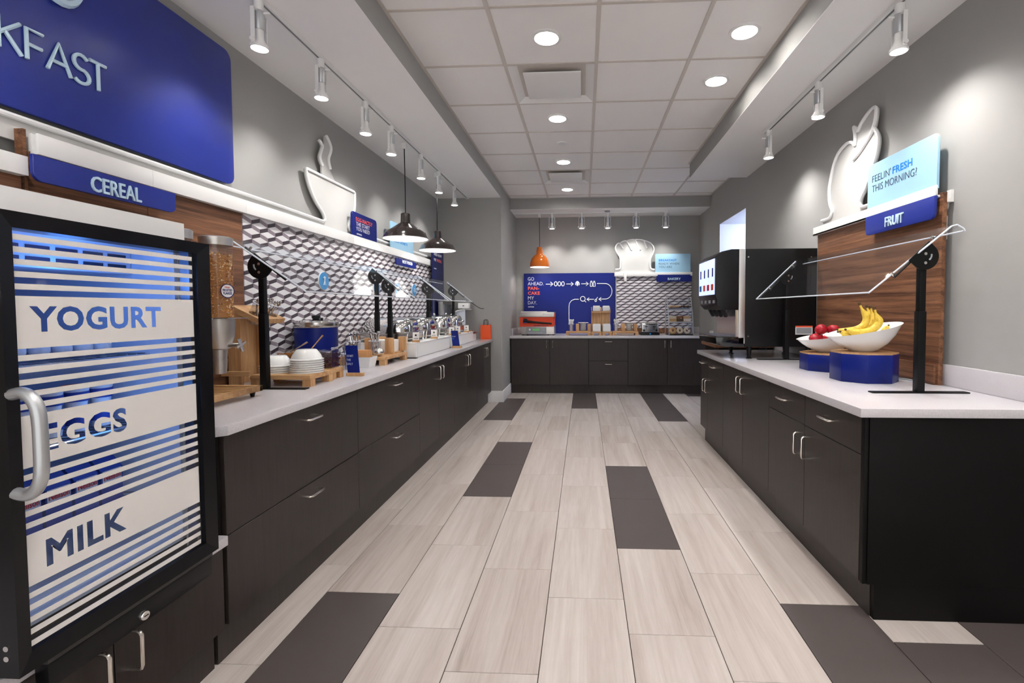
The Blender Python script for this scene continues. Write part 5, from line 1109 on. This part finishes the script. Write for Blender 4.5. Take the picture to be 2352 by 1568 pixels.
def banana(label, pts, r0, grp='bananas in the white bowl'):
    P_ = smoothpath(pts, 5); n = len(P_); R_ = []
    for i in range(n):
        f = i / (n - 1); R_.append(r0 * (.30 if f < .12 else min(1, .30 + (f - .12) * 4.2)) if f < .3 else r0 * (1 if f < .78 else max(.22, 1 - ((f - .78) / .22) ** 1.8 * .78)))
    base = P_[n // 2].copy(); o = thing('banana', label, 'banana', base, grp)
    MB().tube(P_, R_, 8).build('peel', 'banana', o, smooth=True, ang=1.2); MB().tube([P_[-1] - (P_[-1] - P_[-2]).normalized() * .001, P_[-1] + (P_[-1] - P_[-2]).normalized() * .007], r0 * .28, 7).build('tip', 'banana_tip', o, smooth=True); MB().tube([P_[0] - (P_[1] - P_[0]).normalized() * .012, P_[0] + (P_[1] - P_[0]).normalized() * .004], r0 * .40, 7).build('stem_end', 'stem', o, smooth=True)
yb_ = 2.69; B2 = lambda px, py, y=yb_: on(px, py, Y=y)
def bunch(label, Y, px, r0): banana(label, [B2(u_, v_, Y) for u_, v_ in px], r0)
bunch('ripe yellow banana curving up to the tallest stem', 2.702, [(1975, 699), (1981, 712), (1990, 728), (1985, 745), (1968, 756), (1945, 760), (1924, 757)], .0195)
bunch('ripe spotted yellow banana lying across the front of the bunch', 2.660, [(2009, 709), (2012, 722), (2019, 738), (2010, 752), (1990, 762), (1965, 764), (1943, 757)], .0205)
bunch('yellow banana at the back of the bunch beside the stem cluster', 2.784, [(1991, 705), (1995, 716), (1999, 730), (1992, 744), (1976, 753), (1954, 756)], .0185)
bunch('yellow banana inside the bunch behind the tallest stem', 2.743, [(1999, 706), (2003, 720), (2004, 736), (1990, 752), (1970, 762), (1948, 765), (1926, 762)], .019)
bunch('short yellow banana low in the bowl with its dark tip at the low rim', 2.682, [(2000, 786), (1982, 785), (1963, 779), (1945, 770), (1931, 762)], .0165)
bunch('yellow green banana leaning on the high side of the bowl', 2.672, [(1996, 786), (2012, 777), (2024, 767), (2033, 757), (2040, 748)], .0160)
bunch('yellow banana at the bottom of the bowl under the bunch', 2.730, [(2030, 782), (2005, 789), (1980, 789), (1957, 783), (1938, 773)], .0175)
# --- juice machine
y0j, y1j = 3.86, 4.42
t = thing('juice_machine', 'black four-spout juice machine with a lit menu front on the fruit counter', 'juice dispenser', (1.5, 4.1, ZW))
box('cabinet', 'black_metal', t, 1.282, 1.845, y0j, y1j, .965, 1.742, bevel=.003); box('steel_band', 'brushed', t, 1.232, 1.281, y0j, y1j, .99, 1.742, bevel=.002)
box('splash_panel', 'steel', t, 1.212, 1.231, y0j + .02, y1j - .02, 1.03, 1.27)
fp = [(1.232, 1.742), (1.175, 1.742), (1.10, 1.725), (1.055, 1.69), (1.05, 1.37), (1.062, 1.345), (1.062, 1.30), (1.10, 1.262), (1.232, 1.258)]
fb = MB().prism(fp, y0j + .004, y1j - .004, 'y').build('front_housing', 'black_plastic', t, bevel=.006)
for k in range(4):
    ya_, yb2 = y0j + .03 + k * .128, y0j + .03 + k * .128 + .112
    mp = MB().box(1.0445, 1.0495, ya_, yb2, 1.385, 1.672).build('menu_panel', 'menu_lit', t); MB().box(1.0435, 1.0445, ya_ + .02, yb2 - .02, 1.42, 1.47).build('fruit_picture', ['orange_flat', 'letter_red', 'letter_orange', 'bright_blue'][k], mp); MB().box(1.0435, 1.0445, ya_ + .03, yb2 - .045, 1.53, 1.60).build('menu_lettering', 'navy', mp)
    box('push_button', 'label_grey', t, 1.054, 1.0615, ya_ + .035, ya_ + .075, 1.315, 1.34); MB().prism([(1.115, 1.26), (1.145, 1.26), (1.165, 1.205), (1.148, 1.20)], ya_ + .03, ya_ + .075, 'y').build('spout', 'black_plastic', t)
MB().prism([(1.052, 1.045), (1.28, 1.045), (1.28, .965), (1.12, .965), (1.06, .985)], y0j + .0, y1j - .0, 'y').build('drip_tray', 'black_gloss', t, bevel=.008); box('drip_grid', 'dark_steel', t, 1.07, 1.22, y0j + .03, y1j - .03, 1.0455, 1.049)
for xx, yy in ((1.325, y0j + .03), (1.32, y1j - .08), (1.79, y0j + .03), (1.79, y1j - .08)): MB().lathe([(.022, 0), (.022, .006), (.013, .010), (.022, .096)], (xx, yy, ZW), 16).build('leg', 'black_plastic', t, smooth=True)
p0, p1 = on(1827, 748, Y=y0j), on(1866, 768, Y=y0j); lb = box('warning_label', 'paper', t, p0.x, p1.x, y0j - .001, y0j, p1.z, p0.z); box('label_stripe', 'letter_orange', lb, p0.x, p1.x, y0j - .0014, y0j - .001, p0.z - .012, p0.z); box('label_block', 'label_grey', lb, p0.x + .006, p1.x - .006, y0j - .0014, y0j - .001, p1.z + .006, p0.z - .016)
for px, py in ((1719, 590), (1863, 590), (1718, 772)): q = on(px, py, Y=y0j); MB().cyl((q.x, y0j - .004, q.z), .006, .005, 'y', 12).build('screw', 'chrome', t, smooth=True)
tag(MB().tube([(1.70, 2.85, .874), (1.76, 2.80, .874), (1.795, 2.74, .874), (1.804, 2.70, .874)], .004, 6).build('cable', 'label_grey', None, smooth=True), 'thin grey cable on the fruit counter behind the banana riser', 'cable')
tag(box('notice_stand', 'smoke_glass', None, 1.62, 1.70, 4.5, 4.52, .87, .95), 'small clear notice stand under the juice machine', 'sign')

# ================================================================== back counter things
YI = 7.30
def bX(px, py=740, Y=YI): return on(px, py, Y=Y).x
def bZ(py, Y=YI): return on(1400, py, Y=Y).z
# pancake machine
a, b = bX(1193), bX(1274); z = lambda py: bZ(py)
t = thing('pancake_machine', 'orange and steel pancake machine on the back counter', 'pancake machine', ((a + b) / 2, YI + .2, ZW)); w_ = b - a
box('body', 'brushed', t, a + .03, b - .008, YI + .02, YI + .42, ZW + .012, z(748), bevel=.004)
ob = box('printed_panel', 'orange_box', t, a + .004, b - .014, YI - .002, YI + .40, z(749.5), z(727.5)); MB().prism([(a - .006, z(727)), (b - .006, z(727)), (b - .004, z(716)), (a + .02, z(716))], YI - .012, YI + .40, 'y').build('hood', 'brushed', t, bevel=.003)
box('hood_lip', 'steel', t, a + .02, a + w_ * .78, YI + .04, YI + .40, z(716), z(714)); box('side_guard', 'orange_box', t, b - .006, b + .004, YI + .02, YI + .12, z(732), z(718.5))
MB().tube([(a + w_ * .12, YI - .012, z(735)), (a + w_ * .2, YI - .012, z(735.5)), (a + w_ * .24, YI - .012, z(738)), (a + w_ * .6, YI - .012, z(740.5)), (a + w_ * .92, YI - .012, z(742.5))], [.03, .028, .02, .015, .012], 8).build('griddle_picture', 'black_plastic', ob, smooth=True); MB().box(a + w_ * .11, a + w_ * .22, YI - .03, YI - .004, z(741), z(732)).build('griddle_picture', 'carton_blue', ob, bevel=.008)
lettering('FRESH PANCAKES', 'letter_orange', ob, WB, (a + .02, YI - .002, z(748.5)), w_ * .35, .016, .0006, .01); lettering('IN A MINUTE FLAT', 'letter_dark', ob, WB, (a + w_ * .42, YI - .002, z(748.5)), w_ * .40, .018, .0006, .03)
pn = box('control_panel', 'label_grey', t, a + w_ * .20, a + w_ * .76, YI - .03, YI + .02, z(766), z(751), bevel=.004); box('display', 'lcd', pn, a + w_ * .38, a + w_ * .57, YI - .0315, YI - .03, z(758.5), z(754)); MB().cyl((a + w_ * .30, YI - .036, z(756)), .016, .006, 'y', 18).build('button', 'letter_white', pn, smooth=True)
lettering('PRESS BUTTON FOR PANCAKES', 'letter_white', pn, WB, (a + w_ * .26, YI - .03, z(764)), w_ * .4, .007, .0006, .02); box('rating_label', 'paper', t, a + w_ * .66, b - .02, YI - .0135, YI - .0115, z(723.5), z(719.5))
for xx in (a + .05, a + w_ * .22, b - .10, b - .02): MB().cyl((xx, YI + .03, ZW), .016, .014, n=14).build('foot', 'black_plastic', t, smooth=True)
# pallets, cups, napkins, packet boxes
def cup(x, y, z0, label): spoon_jar(x, y, z0, label, 8, .115, .046, 'white plastic cutlery standing in a clear cup on the back counter', 'cutlery in the back counter cups', 'white_plastic')
def plate_holder(x0, x1, y, z0, label, lab2):
    t = thing('plate_holder', label, 'plate holder', ((x0 + x1) / 2, y, z0), 'bamboo plate holders'); w2 = (x1 - x0) * .22
    for xa_, xb_ in ((x0, x0 + w2), (x1 - w2, x1)): MB().prism([(xa_, y), (xb_, y), (xb_, y + .17), (xa_, y + .17)], z0, z0 + .115, 'z').build('side_block', 'bamboo', t, bevel=.003)
    box('base', 'bamboo_flat', t, x0 + w2 - .001, x1 - w2 + .001, y + .01, y + .17, z0, z0 + .008)
    for k in range(9): o = thing('paper_plate', lab2, 'plate', ((x0 + x1) / 2, y + .085, z0 + .009 + k * .0125), 'stacked white plates'); MB().lathe([(.0001, .002), (.04, .002), (.046, .009), (.052, .010), (.052, .012), (.045, .011), (.0001, .004)], (0, 0, 0), 28).build('plate', 'paper', o, smooth=True, local=True)
    o = thing('paper_plate', lab2, 'plate', ((x0 + x1) / 2, y + .085, z0 + .1225), 'stacked white plates'); MB().lathe([(.0001, .002), (.06, .002), (.085, .012), (.088, .014), (.0001, .005)], (0, 0, 0), 28).build('plate', 'paper', o, smooth=True, local=True)
hp = .058
def bpallet(p0, p1, label): x0, x1 = bX(p0), bX(p1); pallet(label, x0, x1, YI - .02, YI + .20, ZW, hp, 'bamboo pallets'); return x0, x1
x0, x1 = bpallet(1300, 1357, 'bamboo pallet with plates and cutlery beside the pancake machine'); cup(bX(1312), YI + .06, ZW + hp, 'clear cup of white plastic cutlery between the pancake machine and the plates'); plate_holder(bX(1322.5), bX(1357), YI + .0, ZW + hp, 'bamboo holder of white plates nearer the pancake machine', 'white plate in the bamboo holder nearer the pancake machine')
xa0, xa1 = bpallet(1358, 1382, 'small bamboo pallet under the packet stand, pancake machine side'); xb0, xb1 = bpallet(1383, 1406, 'small bamboo pallet under the packet stand, toaster side')
x0, x1 = bpallet(1407, 1466, 'bamboo pallet with plates and cutlery beside the toaster'); cup(bX(1416), YI + .06, ZW + hp, 'clear cup of white plastic cutlery between the packet stand and the plates'); plate_holder(bX(1428), bX(1464), YI + .0, ZW + hp, 'bamboo holder of white plates beside the toaster', 'white plate in the bamboo holder beside the toaster')
t = thing('packet_stand', 'tall bamboo stand holding packets of syrup and spreads', 'stand', ((xa0 + xb1) / 2, YI + .1, ZW + hp)); zt = bZ(706); zm = bZ(716)
for xx0, xx1 in ((bX(1358.5), bX(1381)), (bX(1381.5), bX(1402.5))):
    box('column', 'bamboo', t, xx0, xx1, YI + .08, YI + .19, ZW + hp, zm - .014); box('top_shelf', 'bamboo_flat', t, xx0, xx1, YI, YI + .19, zm - .015, zm + .012)
    for xs_ in (xx0, xx1 - .006): MB().prism([(YI, zm + .011), (YI + .19, zm + .011), (YI + .19, zt + .01), (YI, zm + .024)], xs_, xs_ + .006, 'x').build('tray_side', 'bamboo_flat', t)
def packet_box(x0, x1, y, z0, h, label, top):
    t = thing('packet_box', label, 'packet box', ((x0 + x1) / 2, y, z0), 'white packet boxes'); MB().box(x0, x1, y, y + .004, z0, z0 + h).box(x0, x1, y + .07, y + .074, z0, z0 + h * 1.2).box(x0, x0 + .004, y, y + .074, z0, z0 + h).box(x1 - .004, x1, y, y + .074, z0, z0 + h).box(x0, x1, y, y + .074, z0, z0 + .004).build('box', 'white_plastic', t)
    rnd = random.Random(int(abs(x0) * 999))
    for k in range(6): o = thing('condiment_packet', 'small %s packet in a white box on the back counter' % ('patterned' if top else 'pale foil'), 'packet', ((x0 + x1) / 2, y + .010 + k * .010, z0 + .006), 'condiment packets in %s boxes' % ('upper' if top else 'lower')); MB().box(-(x1 - x0) / 2 + .008, (x1 - x0) / 2 - .008, 0, .006, 0, h * 1.15 + rnd.uniform(0, .015)).build('packet', ['paper', 'bread_white', 'paper'][k % 3] if top else 'paper', o, local=True, bevel=.001)
ZP2 = ZW + hp
for xx0, xx1, nm in ((bX(1361), bX(1380), 'pancake machine side'), (bX(1384), bX(1403), 'toaster side')): packet_box(xx0, xx1, YI - .015, ZP2, bZ(748) - ZP2, 'white box of pale packets at the foot of the packet stand, ' + nm, False)
for xx0, xx1, nm in ((bX(1361.5), bX(1379), 'pancake machine side'), (bX(1384), bX(1401), 'toaster side')): packet_box(xx0, xx1, YI + .004, zm + .012, .055, 'white box of patterned packets on top of the packet stand, ' + nm, True)
# toaster
a, b = bX(1473.5), bX(1513.5); zt0, zt1 = bZ(762), bZ(741)
t = thing('toaster', 'four-slice steel toaster with dark front on the back counter', 'toaster', ((a + b) / 2, YI + .12, ZW))
box('base', 'black_plastic', t, a - .012, b + .012, YI, YI + .26, ZW, zt0 - .01, bevel=.006); box('shell', 'chrome', t, a, b, YI + .004, YI + .25, zt0 - .01, zt1, bevel=.018, seg=3); box('front_plate', 'dark_steel', t, a + .022, b - .022, YI + .001, YI + .006, zt0, zt1 - .03, bevel=.002)
for f_ in (.27, .73):
    xx = a + (b - a) * f_; box('lever_slot', 'black_plastic', t, xx - .003, xx + .003, YI, YI + .002, zt0 + .03, zt1 - .04); box('lever', 'black_plastic', t, xx - .022, xx + .022, YI - .014, YI + .002, zt1 - .066, zt1 - .054, bevel=.003)
for f_ in (.14, .86): MB().cyl((a + (b - a) * f_, YI - .012, zt0 + .022), .016, .014, 'y', 16).build('knob', 'black_plastic', t, smooth=True)
for k in range(4): box('bread_slot', 'black_plastic', t, a + .03 + k * (b - a - .05) / 4, a + .03 + k * (b - a - .05) / 4 + .022, YI + .05, YI + .2, zt1 - .001, zt1 + .001)
lettering('USE', 'label_grey', t, WB, (a + (b - a) * .42, YI, zt0 + .035), .05, .018, .0008, .0); MB().cyl(((a + b) / 2, YI - .004, ZW + .022), .012, .005, 'y', 14).build('status_light', 'bright_blue', t, smooth=True)
# pastry case
yf0, yb0 = YI - .03, YI + .30; a, b = bX(1536), bX(1592); zt = bZ(684)
t = thing('pastry_case', 'three-tier clear pastry case with curved steel frame', 'pastry case', ((a + b) / 2, YI + .15, ZW)); hz = zt - ZW
box('base_tray', 'black_metal', t, a, b, yf0, yb0, ZW, ZW + .012)
def fcurve(s_): return yf0 + .20 * s_ ** 1.7    # front edge leans back towards the top
for xx in (a, b):
    cv = [(xx, fcurve(k / 10), ZW + .005 + hz * k / 10) for k in range(11)]; MB().tube(cv + [(xx, yb0, zt)] + [(xx, yb0, ZW + .005)], .007, 8).build('side_frame', 'silver_paint', t, smooth=True)
    mb = MB(); 
    for k in range(10): p, q = cv[k], cv[k + 1]; mb.poly([p, q, (xx, yb0, q[2]), (xx, yb0, p[2])], [(0, 1, 2, 3)])
    mb.build('side_pane', 'smoke_glass', t)
MB().tube([(a, fcurve(1), zt), (b, fcurve(1), zt)], .006, 8).build('top_bar', 'silver_paint', t, smooth=True); MB().poly([(a, fcurve(1), zt), (b, fcurve(1), zt), (b, yb0, zt), (a, yb0, zt)], [(0, 1, 2, 3)]).build('top_pane', 'smoke_glass', t)
tiers = [0, .335, .66]
for k, s_ in enumerate(tiers):
    z0_ = ZW + .012 + hz * s_; s1 = (tiers + [1])[k + 1]
    if k: box('shelf', 'acrylic', t, a + .008, b - .008, fcurve(s_), yb0, z0_ - .006, z0_); box('shelf_rail', 'silver_paint', t, a + .008, b - .008, fcurve(s_) - .006, fcurve(s_) + .002, z0_ - .016, z0_ + .004)
    dz = hz * (s1 - s_) - .03; fd = MB().poly([(a + .01, fcurve(s_) - .002, z0_ + .008), (b - .01, fcurve(s_) - .002, z0_ + .008), (b - .01, fcurve(s1) - .004, z0_ + dz), (a + .01, fcurve(s1) - .004, z0_ + dz)], [(0, 1, 2, 3)]).build('flap_door', 'smoke_glass', t); MB().sphere(((a + b) / 2, fcurve(s_) - .012, z0_ + dz * .35), .008, n=10, m=6).build('knob', 'white_plastic', fd, smooth=True)
W3 = b - a
for k in range(3):   # bagels stood on edge
    o = thing('bagel', ['plain golden bagel', 'pale glazed bagel', 'berry bagel'][k] + ' on the bottom tier of the pastry case', 'bagel', (a + W3 * (.20 + .29 * k), yf0 + .085, ZW + .012 + .0535)); rr = .034
    MB().tube([(rr * math.cos(q * PI / 9), .012 * math.sin(q * PI / 9), rr * math.sin(q * PI / 9)) for q in range(18)], .0190, 10, True).build('ring', ['bread', 'bread_white', 'bread_white'][k], o, smooth=True, local=True)
    if k == 2: MB().sphere((.025, -.012, .025), .012).build('berry_patch', 'berries', o, smooth=True, local=True)
z0_ = ZW + .012 + hz * tiers[1]
for k in range(3): o = thing('bread_pack', ['pack of sliced white bread', 'pack of sliced brown bread', 'pack of sliced wheat bread'][k] + ' on the middle tier of the pastry case', 'bread', (a + W3 * (.22 + .29 * k), fcurve(.36) + .125, z0_)); MB().box(-.0525, .0525, -.05, .05, 0, .085).build('loaf', ['bread_white', 'crust', 'bread'][k], o, local=True, bevel=.01); MB().box(-.053, .053, -.0505, -.045, .005, .045).build('crust_edge', ['bread', 'stem', 'bread_white'][k], o, local=True)
z0_ = ZW + .012 + hz * tiers[2]
t = thing('muffin_tray', 'shallow steel tray on the top tier of the pastry case', 'tray', ((a + b) / 2, fcurve(.7) + .07, z0_)); box('tray', 'dark_steel', t, a + .05, b - .03, fcurve(.7) + .02, fcurve(.7) + .12, z0_, z0_ + .028)
for k in range(6): o = thing('pastry', ('golden' if k < 3 else 'dark chocolate') + ' pastry heaped on the top tier tray', 'pastry', (a + W3 * (.16 + .14 * k), fcurve(.7) + .07, z0_ + .029), 'pastries on the top tier'); MB().sphere((0, 0, .0165), .0258, .034, .018, 10, 6).build('bun', 'bread' if k < 3 else 'stem', o, smooth=True, local=True)
# wall plate beside the doorway opening
tag(box('wall_bracket', 'white_plastic', None, XR - .05, XR - .002, 7.02, 7.06, .72, .95), 'slim white bracket on the wall at the end of the back counter', 'bracket')
